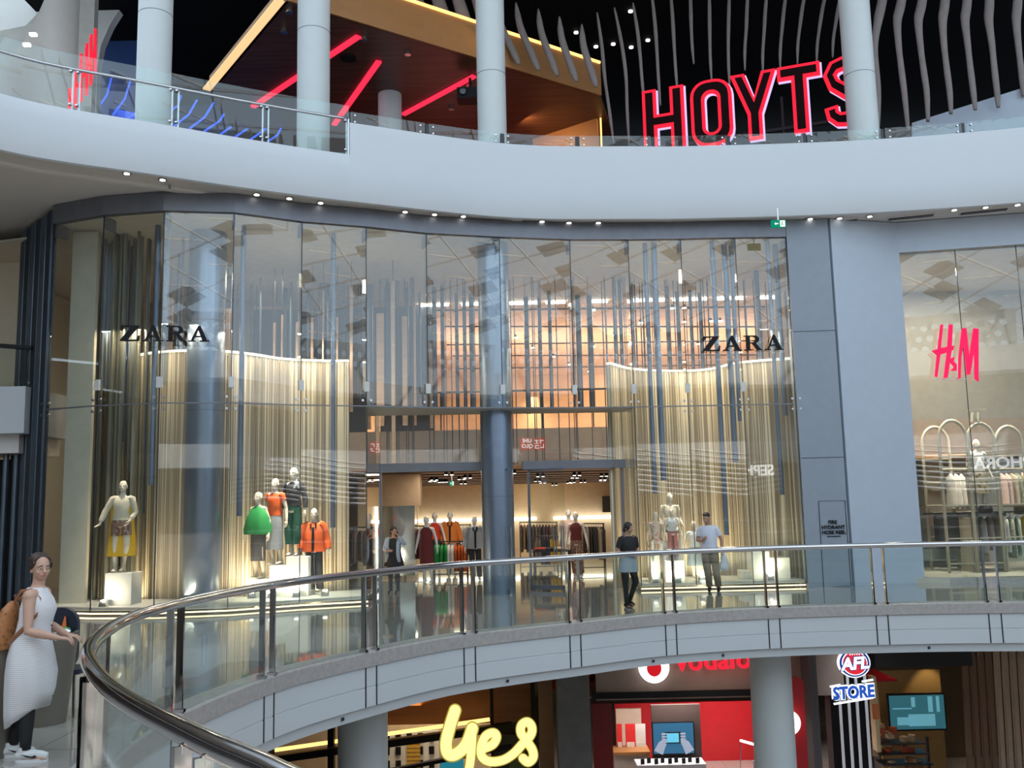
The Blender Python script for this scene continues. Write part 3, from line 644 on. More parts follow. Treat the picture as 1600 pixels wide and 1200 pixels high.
# ================================================================== UPPER LEVEL: cinema foyer
st(MB().box((12.5, 36, 17.6), (54, 34, .2)).build('ceiling_cinema', blackc))
st(MB().box((12, 38, 13), (46, .2, 8)).build('wall_cinema_back', mat('charcoal', (.02, .02, .022), .7)))
st(MB().box((-17, 34, 13.5), (16, .2, 9)).build('wall_cinema_left', navy))
def plane4(name, P, m, parent=None, th=.12):
    P = [Vector(p) for p in P]; n = (P[1]-P[0]).cross(P[2]-P[0]).normalized(); mb = MB()
    mb.add(P+[p+n*th for p in P], [(0, 1, 2, 3), (7, 6, 5, 4), (0, 4, 5, 1), (1, 5, 6, 2), (2, 6, 7, 3), (3, 7, 4, 0)]); return mb.build(name, m, parent)
# wood canopy: underside at z 14.6, edge bands rising from it
ZC = 14.3
can = empty('wood_canopy', (-3, 30, ZC), 'walnut canopy with amber-lit oak edge and red light lines above the cinema foyer', 'canopy')
A = atz(446, -60, ZC); A.z = ZC; Bc = atz(330, 142, ZC); Cc = atz(938, 150, ZC); A2 = atz(470, 30, ZC); Dd = Vector((Bc.x-1, 40, ZC)); Ee = Vector((Cc.x+3, 40, ZC))
A1 = atz(447, 2, ZC)
MB().prism([[(A1.x, A1.y), (Cc.x, Cc.y), (Ee.x, Ee.y), (Dd.x, Dd.y), (Bc.x, Bc.y)]], (0, 0, ZC+.1), (1, 0, 0), (0, 1, 0), (0, 0, 1), .1).build('soffit', woodd, can)
def band(a, b, h, name, m, th=.12, z0=0):
    return MB().bar((a.x, a.y, ZC+z0+h/2), (b.x, b.y, ZC+z0+h/2), th, h).build(name, m, can)
band(A1, Cc, 1.0, 'edge_fascia', woodo)
s_ = MB().bar((A1.x, A1.y-.05, ZC+1.04), (Cc.x, Cc.y-.05, ZC+1.04), .12, .07).build('light_strip', led_o, can)
band(A1, Bc, .45, 'edge_fascia', mat('gold_beam', (.62, .42, .26), .5))
MB().bar((A1.x-.12, A1.y-.05, ZC+.02), (Bc.x-.12, Bc.y-.05, ZC+.02), .22, .05).build('light_strip', emi('led_beam', (1, .62, .30), 1.1), can)
# oak end wall under the canopy tip
e0 = at(832, 150, 30.2); e1 = at(932, 150, 28.6)
MB().bar((e0.x, 30.2, 11.9), (e1.x, 28.6, 11.9), .12, 4.9).build('end_wall', woodo, can)
tag(MB().bar((e1.x+.1, 28.55, 12.2), (e1.x+.1, 28.55, 14.3), .05, .05).build('corner_light', led_o), 'thin amber vertical light at the corner of the oak end wall', 'light')
st(MB().box((-2, 33, 11.3), (13, .15, 4)).build('wall_foyer_rear', mat('maroon_dark', (.10, .02, .025), .4)))
st(MB().box((.8, 31.5, 11.0), (2.4, .1, 3.2)).build('wall_foyer_red', mat('foyer_red', (.35, .015, .02), .35)))
for P, Q, lb in (((560, 57), (395, 167), 'red light line on the walnut canopy nearest its amber beam'), ((592, 96), (522, 195), 'steep red light line on the walnut canopy between two white columns'), ((741, 119), (630, 179), 'red light line on the walnut canopy ending at the parapet column')):
    p, q = atz(*P, ZC-.035), atz(*Q, ZC-.035); tag(MB().bar(p, q, .16, .06).build('red_light_line', led_r), lb, 'light')
for i, (x, y) in enumerate([(444, 47), (452, 16), (569, 60), (637, 82), (733, 132), (705, 168)]):
    c = atz(x, y, ZC-.03); tag(MB().cyl((c.x, c.y, ZC-.1), .09, .1, 12).build('canopy_downlight', satin), 'small round fitting on the walnut canopy underside', 'downlight', 'fittings on the walnut canopy')
c = atz(544, 92, ZC-.05); tag(MB().cyl((c.x, c.y, ZC-.06), .22, .06, 20).build('ceiling_speaker', black), 'round black ceiling speaker in the walnut canopy', 'speaker')
pj = empty('projector', atz(735, 150, ZC-.6), 'black projector hung under the walnut canopy behind parapet column', 'projector'); q = pj.location
MB().box(q, (.75, .5, .32)).build('housing', black, pj); MB().tube([q+Vector((0, 0, .1)), q+Vector((0, 0, .6))], .04, 8).build('bracket', black, pj); MB().tube([q+Vector((-.2, -.22, 0)), q+Vector((-.2, -.34, 0))], .09, 12).build('lens', mat('lens_glass', (.05, .06, .08), .1), pj)
# blue light lines on the navy wall
for i, (x0, y0, x1, y1) in enumerate([(175, 118, 150, 173), (204, 125, 176, 180), (214, 165, 200, 184), (283, 149, 264, 175), (308, 156, 272, 197), (334, 160, 296, 201), (358, 167, 318, 206), (382, 172, 344, 210), (405, 177, 366, 215), (429, 180, 390, 219), (443, 192, 415, 224)]):
    p, q = at(x0, y0, 28.775), at(x1, y1, 28.775); m_ = (p+q)/2+Vector((.10, 0, -.06))
    tag(MB().tube([p, m_, q], .032, 6).build('blue_light_line', led_b), 'slanting blue light tube on dark wall behind the left glass balustrade', 'light', 'blue light tubes')
st(MB().bar((at(110, 100, 29.8).x, 28.85, 11.0), (at(500, 100, 29.8).x, 28.85, 11.0), .1, 4.4).build('wall_blue_lit', navy))
# neon sign: letter outlines in front of dark faces
def inset(poly, d):
    m = len(poly); out = []; ar = sum(poly[i][0]*poly[(i+1) % m][1]-poly[(i+1) % m][0]*poly[i][1] for i in range(m)); sg = 1 if ar > 0 else -1
    for i in range(m):
        a, b, c = Vector(poly[i-1]), Vector(poly[i]), Vector(poly[(i+1) % m]); t1 = (b-a).normalized(); t2 = (c-b).normalized()
        n1 = Vector((-t1.y, t1.x))*sg; n2_ = Vector((-t2.y, t2.x))*sg; k = n1+n2_; k = k/max(.35, k.dot(n1)); p = b+k*d; out.append((p.x, p.y))
    return out
def stroke(pts, w_):
    P = [Vector(p) for p in pts]; Lf, Rt = [], []
    for i, p in enumerate(P):
        t = (P[min(i+1, len(P)-1)]-P[max(i-1, 0)]).normalized(); n = Vector((-t.y, t.x)); Lf.append(tuple(p+n*w_/2)); Rt.append(tuple(p-n*w_/2))
    return Lf+Rt[::-1]
def rrect(x0, y0, x1, y1, r, n=5):
    out = []
    for cx, cy, a0 in ((x1-r, y0+r, -90), (x1-r, y1-r, 0), (x0+r, y1-r, 90), (x0+r, y0+r, 180)):
        for i in range(n+1): a = R_(a0+90*i/n); out.append((cx+r*math.cos(a), cy+r*math.sin(a)))
    return out
Hh = 1.82
ltrs = [  # x span in metres along the sign, loops in unit height
 ('H', [[(0, 0), (.20, 0), (.20, .40), (.40, .40), (.40, 0), (.60, 0), (.60, 1), (.40, 1), (.40, .60), (.20, .60), (.20, 1), (0, 1)]]),
 ('O', [rrect(0, 0, .60, 1, .24), rrect(.205, .2, .395, .8, .09)]),
 ('Y', [[(.22, 0), (.42, 0), (.42, .38), (.64, 1), (.44, 1), (.32, .62), (.20, 1), (0, 1), (.22, .38)]]),
 ('T', [[(.20, 0), (.40, 0), (.40, .80), (.58, .80), (.58, 1), (.02, 1), (.02, .80), (.20, .80)]]),
 ('S', [stroke([(.10, .30), (.12, .18), (.20, .11), (.30, .10), (.42, .13), (.50, .24), (.47, .38), (.32, .50), (.16, .62), (.11, .76), (.18, .87), (.30, .905), (.41, .87), (.49, .78), (.50, .70)], .20)])]
sA = atz(1002, 143, 13.05); sB = atz(1330, 86, 13.05); sA2 = Vector((sA.x, sA.y, 13.05-Hh)); su = Vector((sB.x-sA.x, sB.y-sA.y, 0)); sl_ = su.length; su.normalize(); sn = Vector((su.y, -su.x, 0))
sign = empty('cinema_sign', sA2, 'large red neon cinema letters with dark faces above parapet', 'sign')
def onsign(px, py):
    d = ray(px, py); s_ = (sA2-EYE).dot(sn)/d.dot(sn); return (EYE+d*s_-sA2).dot(su)
for (ch, loops), (xa, xb) in zip(ltrs, [(1003, 1068), (1078, 1143), (1142, 1214), (1216, 1284), (1287, 1352)]):
    a, b = onsign(xa, 150), onsign(xb, 150); mx = max(x for x, y in loops[0]); mn = min(x for x, y in loops[0]); k = (b-a)/(mx-mn)
    L_ = [[((x-mn)*k+a, y*Hh) for x, y in lp] for lp in loops]
    let = MB().prism(L_, sA2, su, (0, 0, 1), sn, .10).build('letter', neon_r, sign)
    L2 = [inset(L_[0], .085)]+[inset(l, -.085) for l in L_[1:]]
    MB().prism(L2, sA2+sn*.03, su, (0, 0, 1), sn, .04).build('face', mat('sign_face', (.010, .001, .002), .7, spec=.1), let)
    L3 = [inset(L_[0], -.012)]+[inset(l, .012) for l in L_[1:]]
    MB().prism(L3, sA2-sn*.07+su*.035-Vector((0, 0, .03)), su, (0, 0, 1), sn, .05).build('lit_edge', lilac, let)
MB().bar(sA2+su*.2-sn*.35+Vector((0, 0, .3)), sA2+su*(sl_-.2)-sn*.35+Vector((0, 0, .3)), .08, .08).build('support_rail', black, sign)
for i in range(4):
    q = sA2+su*(.4+i*1.6)-sn*.35; MB().bar((q.x, q.y, 9.4), (q.x, q.y, 12.4), .06, .06).build('support_post', black, sign)
# the side-on red sign at the far left
sd = empty('side_sign', at(130, 110, 26), 'red glowing sign letters seen edge-on beside white curved wall', 'sign')
for xa, xb, ya, yb, Y in ((109, 117, 138, 172, 19.6), (118, 126, 108, 168, 20.0), (127, 135, 84, 158, 20.4), (136, 142, 68, 142, 20.8), (143, 149, 54, 126, 21.2)):
    a, b = at(xa, ya, Y), at(xb, ya-9, Y+.4); c, d = at(xa, yb, Y), at(xb, yb-9, Y+.4)
    MB().bar(a, c, .045, .05).bar(b, d, .045, .05).bar(a.lerp(c, .5), b.lerp(d, .5), .05, .06).build('letter', neon_r, sd)
def lowbox_(name, x0, y0, x1, y1, Y, th, m):
    a, b = at(x0, y0, Y), at(x1, y1, Y); return MB().box(((a.x+b.x)/2, Y+th/2, (a.z+b.z)/2), (abs(b.x-a.x), th, abs(a.z-b.z))).build(name, m)
# hanging fins
fing = 'white fins of the cinema ceiling'
def fin(pts, Y, ws_, label, dY=.0):
    P = [at(x, y, Y+dY*i) for i, (x, y) in enumerate(pts)]; sc = Y/FPX
    P = cat_rom(P, 5); W = []
    for i in range(len(P)):
        t = i/(len(P)-1); j = t*(len(ws_)-1); a = int(min(j, len(ws_)-2)); W.append(lerp(ws_[a], ws_[a+1], j-a)*sc)
    return tag(MB().tube(P, [(w_, max(.03, w_*.7)) for w_ in W], 10, up=(0, 1, 0)).build('ceiling_fin', finm, smooth=True, angle=180), label, 'ceiling fin', fing)
fl_ = lambda s_: 'white blade-shaped fin hanging from the black ceiling '+s_
for x, y, x0, y0 in [(560, 24, 515, -60), (598, 34, 570, -60), (641, 48, 601, -60), (676, 60, 628, -50), (711, 72, 668, -40), (742, 82, 705, -30), (774, 90, 738, -20)]:
    fin([(x0, y0), (lerp(x0, x, .35), lerp(y0, y, .35)-3), (lerp(x0, x, .75)-1, lerp(y0, y, .75)), (x-1, y)], 24.5, [4, 9, 11, 12, 9, 3], fl_('over the walnut canopy edge'))
for x, y, x0, y0 in [(811, 101, 775, 2), (842, 110, 806, 4), (871, 119, 841, 14), (901, 128, 874, 26), (932, 136, 909, 38)]:
    fin([(x0, y0), (lerp(x0, x, .3)-4, lerp(y0, y, .35)), (lerp(x0, x, .7)-1, lerp(y0, y, .75)), (x, y)], 24.8, [1, 5, 6, 6, 6, 2.5], fl_('short one between oak edge and sign'))
for x0, y0, xm, x1, y1 in [(933, 20, 945, 959, 225), (960, 12, 978, 983, 225), (989, 5, 1000, 1007, 165), (1017, -20, 1026, 1032, 165), (1047, -20, 1053, 1059, 150), (1078, -20, 1080, 1084, 100), (1108, -20, 1109, 1112, 128), (1140, -20, 1138, 1140, 135), (1169, -20, 1166, 1164, 110), (1199, -20, 1194, 1192, 118), (1230, -20, 1222, 1219, 110), (1260, -20, 1250, 1246, 100), (1293, -20, 1281, 1276, 100), (1318, -20, 1306, 1301, 90)]:
    fin([(x0, y0), (lerp(x0, xm, .6), lerp(y0, y1, .25)), (xm, lerp(y0, y1, .5)), (lerp(xm, x1, .6)-1, lerp(y0, y1, .75)), (x1, y1)], 25.3, [1.5, 3, 3.2, 2.6, 2.6, 1.2], fl_('slender one behind the red neon letters'))
for x0, a, b, c_, x1, y1 in [(1384, 1372, 1368, 1370, 1372, 200), (1414, 1402, 1405, 1411, 1419, 205), (1446, 1435, 1439, 1446, 1450, 190), (1480, 1473, 1476, 1482, 1486, 178), (1514, 1508, 1513, 1519, 1524, 172), (1547, 1545, 1551, 1556, 1560, 168), (1592, 1588, 1592, 1598, 1601, 150)]:
    fin([(x0, -30), (lerp(x0, a, .6), 10), (a, 32), (b-1, 70), (lerp(b, c_, .6), 110), (c_+2, 145), (x1, y1)], 23.8, [7, 8, 8, 6, 5, 5.5, 5, 3], fl_('broad wavy one right of the sign column'))
for i, (x, y) in enumerate([(900, 53), (931, 75), (958, 71), (986, 76), (1012, 65), (985, 20), (1050, 115), (1159, 112), (948, 135)]):
    c = atz(x, y, 17.45) if i < 6 else at(x, y, 37.86); tag(MB().cyl((c.x, c.y-.05, c.z), .07, .04, 12).build('star_downlight', down), 'tiny bright downlight in the black cinema ceiling', 'downlight', 'downlights in the black ceiling')
# pale ramp wall at the far right, white curved walls at the far left
plane4('wall_ramp', [at(1425, 192, 24.6), at(1700, 105, 23.5), at(1700, 230, 23.5), at(1425, 215, 24.6)], bluew)['kind'] = 'structure'
def curvewall(pts, name, m, th=.25):
    # vertical wall whose plan follows the points, outline given as (x, y, depth) along the top and closed at the floor
    P = [at(x, y, Y) for x, y, Y in pts]; mb = MB(); vs = []
    for p in P: vs += [p, Vector((p.x+.05, p.y, 9.3)), Vector((p.x+.05, p.y+th, 9.3)), Vector((p.x, p.y+th, p.z))]
    fs = [(i*4+j, i*4+(j+1) % 4, i*4+4+(j+1) % 4, i*4+4+j) for i in range(len(P)-1) for j in range(4)]+[(0, 1, 2, 3), tuple(range(len(vs)-4, len(vs)))]
    mb.add(vs, fs); return st(mb.build(name, m, smooth=True, angle=50))
shell = mat('shell_plaster', (.66, .66, .62), .6, var=.02)
curvewall([(-60, 130, 21), (-20, 118, 21.2), (20, 90, 21.6), (40, 60, 22), (58, 25, 22.3), (80, -25, 22.6), (120, -60, 23)], 'wall_curved_left', shell)
curvewall([(-60, 60, 24.5), (40, 40, 24.6), (70, 10, 24.8), (95, -30, 25), (150, -60, 25.3)], 'wall_curved_middle', mat('shell_plaster_warm', (.60, .58, .52), .6))
cw = [at(x, y, 27) for x, y in [(-60, 240), (-60, -60), (225, -60), (196, 0), (172, 38), (158, 70), (151, 110), (150, 240)]]
st(MB().prism([[(p.x, p.z) for p in cw]], (0, 27, 0), (1, 0, 0), (0, 0, 1), (0, -1, 0), .3).build('wall_curved_rear', shell))
st(lowbox_('wall_navy_panel', 138, -60, 226, 240, 28.9, .1, mat('bright_navy', (.035, .085, .26), .5)))
for x, y, Y in ((52, 46, 21.9), (42, 62, 21.6)):
    c = at(x, y+8, Y-.2); tag(MB().box(c, (.16, .1, .06)).build('wall_downlight', down), 'small bright light set in the white curved wall by skylight', 'downlight', 'lights in the white curved wall')

# ================================================================== SOFFIT FITTINGS
sdl = empty('recessed_downlight', (0, 0, 8.58), 'silver-rimmed recessed downlight in the white walkway soffit', 'downlight', 'downlights along the walkway soffit')
MB().cyl((0, 0, 8.572), .085, .02, 18).build('trim_ring', satin, sdl); MB().cyl((0, 0, 8.566), .055, .012, 16).build('lens', down, sdl)
for i, (x, y) in enumerate([(198, 271), (254, 281), (401, 304), (452, 310), (501, 317), (633, 331), (679, 335), (724, 338), (847, 346), (889, 348), (935, 348), (1052, 349), (1097, 348), (1142, 347), (1266, 342), (1312, 341), (1359, 338), (1491, 328), (1540, 324), (1590, 320)]):
    o = sdl if i == 0 else copy_tree(sdl); o.location = atz(x, y, 8.60)
for i, (x, y) in enumerate([(776, 347), (884, 352), (988, 352), (1082, 352), (1172, 350), (1300, 346), (1418, 338), (1532, 329)]):
    c = atz(x+5, y+1, 8.6); c2 = atz(x+40, y+(0 if x < 1100 else -2.5), 8.6); a = math.atan2(c2.y-c.y, c2.x-c.x)
    v_ = empty('air_vent', (c.x, c.y, 8.6), 'long slotted air vent in the walkway soffit', 'vent', 'slotted vents in the walkway soffit')
    MB().box((c.x, c.y, 8.605), (1.05, .28, .025), a).build('frame', soffw, v_)
    for j in (-.08, -.03, .03, .08): MB().box((c.x-j*math.sin(a), c.y+j*math.cos(a), 8.59), (1.0, .022, .01), a).build('slot', darkm, v_)
for i, (x, y) in enumerate([(265, 289), (512, 324), (731, 346)]):
    c = atz(x, y, 8.6); tag(MB().cyl((c.x, c.y, 8.53), .03, .07, 8).build('sprinkler_head', satin), 'tiny sprinkler head on the white walkway soffit', 'sprinkler', 'sprinklers of the walkway soffit')
def exit_sign(c, wd, h, label, rz=0):
    o = empty('exit_sign', c, label, 'exit sign'); c = Vector(c); gm = emi('exit_green', (0, .30, .17), .7); wm = emi('exit_white', (.9, 1, .95), 1.1)
    MB().box(c, (wd, .06, h)).build('panel', gm, o); F = c+Vector((0, -.034, 0))
    MB().box(F+Vector((wd*.27, 0, 0)), (wd*.34, .008, h*.84)).build('pictogram', wm, o)
    r = MB(); q = F+Vector((wd*.25, -.006, 0)); r.ell(q+Vector((0, 0, h*.27)), (h*.07, .004, h*.07), 8, 6); r.bar(q+Vector((0, 0, h*.2)), q+Vector((-h*.06, 0, -h*.05)), .006, h*.1, up=(1, 0, 0)); r.bar(q+Vector((-h*.06, 0, -h*.05)), q+Vector((-h*.22, 0, -h*.3)), .006, h*.08, up=(1, 0, 0)); r.bar(q+Vector((-h*.04, 0, -h*.05)), q+Vector((h*.16, 0, -h*.3)), .006, h*.08, up=(1, 0, 0)); r.build('running_figure', gm, o)
    MB().prism([[(-.42, 0), (-.26, .26), (-.26, .08), (-.02, .08), (-.02, -.08), (-.26, -.08), (-.26, -.26)]], F, (wd*.7, 0, 0), (0, 0, h*.8), (0, -1, 0), .004).build('arrow', wm, o)
    hb = {True: 8.62, False: 2.97}[c.z > 5]-c.z; MB().box(c+Vector((0, 0, hb/2+h*.2)), (.03, .02, max(.02, hb-h*.4))).build('bracket', satin, o); return o
exit_sign(at(1216, 350, 20.6), .33, .17, 'green exit sign with white arrow under the walkway soffit')
exit_sign(at(706, 755.5, 26), .12, .12, 'small green exit sign inside the left shop entrance')

# ================================================================== LOWER LEVEL SHOPS
LZ = -3.0
st(MB().box((-3.5, 27, -1.5), (14, 8, .1)).build('ceiling_lower_left', woodo))
# shop with yellow lettering
def lowbox(name, x0, y0, x1, y1, Y, th, m):
    a, b = at(x0, y0, Y), at(x1, y1, Y); return MB().box(((a.x+b.x)/2, Y+th/2, (a.z+b.z)/2), (abs(b.x-a.x), th, abs(a.z-b.z)), 0).build(name, m)
st(lowbox('wall_lower_oak', 470, 1020, 830, 1128, 23.0, .1, mat('oak_fascia', (.24, .10, .04), .5, kind='wood', scale=2, col2=(.16, .065, .025))))
ls_ = MB().bar(at(430, 1172, 22.6), at(765, 1124, 22.6), .08, .07).build('cove_light', led_o); tag(ls_, 'long amber cove light under the oak fascia of the lower shop', 'light')
st(MB().bar(at(430, 1186, 22.3), at(800, 1134, 22.3), .2, .16).build('trim_10', black))
st(MB().bar(at(430, 1240, 22.3), at(800, 1166, 22.3), .15, .08).build('trim_11', black))
for x in (512, 765): st(lowbox('trim_12', x, 1060, x+9, 1260, 22.4, .2, black))
st(lowbox('wall_lower_copper', 766, 1050, 830, 1142, 23.4, .1, mat('copper_board', (.26, .08, .03), .35)))
st(lowbox('wall_lower_shade', 774, 1090, 842, 1150, 23.2, .1, mat('espresso', (.035, .018, .012), .4)))
st(lowbox('wall_lower_dark', 770, 1150, 845, 1300, 22.8, .1, mat('dark_olive', (.04, .035, .02), .5)))
st(lowbox('trim_13', 828, 1040, 841, 1300, 22.2, .3, black))
st(lowbox('wall_lower_timber', 840, 1040, 869, 1300, 22.2, .3, mat('tan_timber', (.22, .12, .065), .5, kind='wood', scale=2)))
st(lowbox('wall_lower_back', 430, 1128, 800, 1330, 26.5, .1, mat('lit_beige_shop', (.72, .58, .40), .6)))
st(lowbox('wall_concrete_pier', 869, 1030, 929, 1320, 21.3, .8, mat('concrete', (.16, .165, .16), .8, var=.12, scale=3)))
for i, (x, y) in enumerate([(650, 1152), (640, 1190)]): pass
ph = empty('wall_display', at(640, 1170, 26), 'white wall display of black accessories left of the yellow lettering', 'display'); a = at(640, 1172, 26.2)
MB().box(a, (1.6, .08, 1.0)).build('panel', mat('white_board', (.8, .8, .76), .5), ph)
for r in range(3):
    for c_ in range(5): MB().box(a+Vector((-.6+c_*.3, -.06, .35-r*.35)), (.14, .06, .2)).build('hanging_pack', black, ph)
o = MB().box(at(646, 1180, 25.4), (.35, .06, .9)).build('poster', mat('yellow_poster', (.85, .55, .08), .5, kind='hstripe', scale=3, col2=(.3, .15, .05))); tag(o, 'yellow striped poster hanging beside the accessory display', 'poster')
o = MB().box(at(706, 1196, 25), (.6, .06, .35)).build('shop_screen', emi('teal_screen', (.02, .22, .30), .8)); tag(o, 'teal lit screen behind the yellow lettering', 'screen')
st(lowbox('wall_lower_green', 795, 1170, 825, 1320, 22.7, .1, mat('moss_board', (.10, .16, .05), .5)))
# yellow script word
def ysign():
    Yd = 21.2; o = empty('script_sign', at(765, 1180, Yd), 'glowing pale yellow rounded script word above the lower shop', 'sign'); ym = emi('yellow_glow', (1, .88, .30), 1.35); ym2 = emi('yellow_rim', (1, .75, .12), .35)
    letters = {'y': [[(711, 1110), (703, 1135), (697, 1160), (699, 1176), (708, 1180), (721, 1172), (731, 1158), (738, 1138)], [(738, 1138), (737, 1165), (734, 1195), (728, 1215), (716, 1222)]],
               'e': [[(757, 1169), (770, 1163), (776, 1152), (771, 1145), (759, 1150), (752, 1166), (753, 1182), (765, 1190), (785, 1188), (802, 1178), (815, 1164)]],
               's': [[(815, 1164), (829, 1149), (831, 1136), (824, 1128), (815, 1133), (814, 1145), (823, 1158), (832, 1172), (833, 1184), (825, 1191), (817, 1185)]]}
    for ch, sts in letters.items():
        for mm, rr, dy in ((ym, 7.2, 0), (ym2, 9, .08)):
            b = MB()
            for s_ in sts:
                P = cat_rom([at(x, y, Yd+dy) for x, y in s_], 5)
                w_ = rr*(1.15 if ch == 'y' and s_ is sts[0] else .85)*Yd/FPX; b.tube(P, [(w_, .06)]*len(P), 12, up=(0, 1, 0))
                for e in (P[0], P[-1]): b.ell(e, (w_, .06, w_), 12, 8)
            b.build('letter' if mm is ym else 'letter_rim', mm, o, smooth=True)
ysign()
# red phone shop
redw = mat('signal_red_wall', (.42, .008, .014), .35); redc = mat('gloss_red_ceiling', (.36, .01, .018), .12)
st(lowbox('wall_red_header', 929, 1010, 1320, 1086, 21.6, .12, mat('taupe_header', (.30, .22, .18), .6)))
st(lowbox('trim_14', 925, 1083, 1180, 1087, 21.5, .05, black))
zl = at(1000, 1086, 21.6).z
a_, b_ = at(925, 1090, 21.6), at(1240, 1090, 21.6)
st(MB().box(((a_.x+b_.x)/2, 22.4, zl-.02), (b_.x-a_.x+1, 1.7, .04)).build('ceiling_red_porch', mat('pink_brown', (.42, .20, .17), .5)))
st(MB().box(((a_.x+b_.x)/2+1, 26.2, zl-.12), (b_.x-a_.x+4, 6, .04)).build('ceiling_red_shop', redc))
st(lowbox('wall_red_left', 925, 1100, 963, 1320, 22.8, .1, mat('deep_red', (.22, .004, .008), .4)))
st(lowbox('wall_red_back', 960, 1100, 1240, 1320, 28.2, .1, redw))
st(lowbox('wall_white_band', 962, 1108, 1010, 1330, 27.8, .1, mat('pale_lit_board', (.70, .55, .42), .6)))
# phone shop logo: white disc with red drop
def disc_logo(c, r, o, n=(0, -1, 0)):
    c = Vector(c); wm = emi('logo_white', (1, 1, 1), 1.8)
    cir = [(r*math.cos(2*math.pi*i/40), r*math.sin(2*math.pi*i/40)) for i in range(40)]
    MB().prism([cir], c, (1, 0, 0), (0, 0, 1), n, .10).build('disc', wm, o)
    dr = [(.50*r*math.sin(2*math.pi*i/32), .02*r-.52*r*math.cos(2*math.pi*i/32)) for i in range(25)]+[(-.30*r, .62*r), (-.02*r, .80*r), (.2*r, .92*r), (.02*r, .70*r), (-.3*r+.30*r, .55*r)]
    dr = [(.48*r*math.cos(R_(a)), -.05*r+.52*r*math.sin(R_(a))) for a in range(100, 421, 16)]+[(.18*r, .62*r), (.34*r, .86*r), (.02*r, .78*r)]
    MB().prism([dr], c+Vector(n)*.02, (1, 0, 0), (0, 0, 1), n, .02).build('drop', emi('logo_red', (1, .02, .03), .55), o)
ls2 = empty('phone_shop_sign', at(1060, 1050, 21.4), 'white round emblem with red drop and red lettering over the red shop', 'sign')
disc_logo(at(1022, 1043, 21.35), .34, ls2)
text('vodafone', .62, neon_r, at(1136, 1031, 21.4), (1, 0, .02), (0, 0, 1), (0, -1, 0), ls2, bold=.006, depth=.08, sx=1.0)
# track lights
tl = empty('track_light', at(958, 1055, 22.5), 'black track with angled spotlights left of the white round emblem', 'track light')
MB().bar(at(925, 1052, 22.6), at(975, 1049, 22.6), .05, .05).bar(at(925, 1060, 23), at(955, 1052, 22.8), .04, .04).build('track', black, tl)
for x, y in ((934, 1071), (964, 1062), (946, 1050)):
    c = at(x, y, 22.5); MB().tube([c+Vector((0, 0, .12)), c+Vector((.03, -.05, -.10))], [.05, .07], 10).build('spotlight_head', black, tl)
MB().box(at(945, 1050, 22.4), (.24, .1, .06)).build('ballast', mat('pale_grey', (.6, .65, .68), .4), tl)
# television with a picture of hands holding a phone
tv = empty('wall_television', at(1052, 1153, 24.6), 'wall television showing hands holding a phone in the red shop', 'television')
c = at(1052, 1153, 24.6)
MB().box(c+Vector((.1, .12, 0)), (1.25, .1, 1.6)).build('backboard', mat('brown_board', (.06, .04, .035), .5), tv)
MB().box(c, (1.02, .08, .74)).build('screen', emi('tv_blue', (.03, .12, .22), 1.0), tv)
MB().box(c, (1.08, .06, .80)).build('bezel', black, tv)
f0 = c+Vector((0, -.05, 0))
MB().box(f0+Vector((-.02, -.01, .02)), (.40, .02, .28)).build('pictured_phone', black, tv); MB().box(f0+Vector((-.02, -.025, .02)), (.30, .01, .22)).build('pictured_screen', emi('tv_cyan', (.12, .50, .70), 1.0), tv)
for sg in (-1, 1):
    b = MB(); b.tube([f0+Vector((sg*.40, -.01, -.34)), f0+Vector((sg*.30, -.01, -.14)), f0+Vector((sg*.18, -.01, -.02))], [(.12, .012), (.10, .012), (.05, .012)], 10, up=(0, 1, 0))
    for j in range(4): b.tube([f0+Vector((sg*.30, -.015, -.10+j*.07)), f0+Vector((sg*.17, -.02, -.08+j*.065))], [(.028, .008), (.02, .008)], 8, up=(0, 1, 0))
    b.build('pictured_hand', emi('tv_skin', (.32, .36, .46), .9), tv, smooth=True)
ct = empty('phone_counter', at(1050, 1190, 24.2), 'white demonstration counter with phones under the television', 'counter'); c = at(1040, 1190, 24.2)
MB().box((c.x+.1, 24.2, c.z-.05), (1.7, .6, .10)).build('counter_top', white, ct); MB().box((c.x+.1, 24.25, c.z-1.3), (1.6, .5, 2.4)).build('cabinet', mat('greige', (.45, .40, .35), .5), ct)
MB().box((c.x+.05, 23.93, c.z-.13), (.4, .02, .08)).build('price_strip', led_w, ct)
for i in range(9):
    q = Vector((c.x-.6+i*.17, 24.0+.1*(i % 2), c.z+.06)); tag(MB().box(q, (.09, .03, .13), R_(15)).build('display_phone', black), 'small black phone on a stand on white demonstration counter', 'phone', 'phones on the demonstration counter')
lc = empty('timber_counter', at(985, 1190, 25), 'timber-topped counter with red posters at the left of the red shop', 'counter'); c = at(985, 1172, 25.4)
MB().box((c.x, 25.4, c.z), (.95, .7, .07)).build('counter_top', woodo, lc); MB().box((c.x, 25.45, c.z-1.1), (.9, .6, 2.1)).build('cabinet', mat('greige2', (.55, .50, .44), .5), lc)
for i, (x, lb) in enumerate([(968, 'red and white poster at the far left of the timber counter'), (985, 'large red poster in the middle above the timber counter'), (1001, 'white poster above the timber counter beside television')]):
    pm = [mat('poster_red', (.75, .03, .03), .5), mat('poster_red', (.75, .03, .03), .5), mat('poster_white', (.75, .72, .68), .5)][i]
    p_ = empty('wall_poster', at(x, 1148, 25.6), lb, 'poster'); c = at(x, 1150, 25.6); MB().box(c, (.26 if i else .14, .03, .62)).build('sheet', pm, p_); MB().box(c+Vector((0, -.02, -.22)), (.20 if i else .1, .01, .14)).build('product_picture', mat('poster_white', (.75, .72, .68), .5), p_)
fr = empty('glowing_stand', at(1165, 1190, 23), 'thin white glowing frame against the red wall beside white column', 'frame')
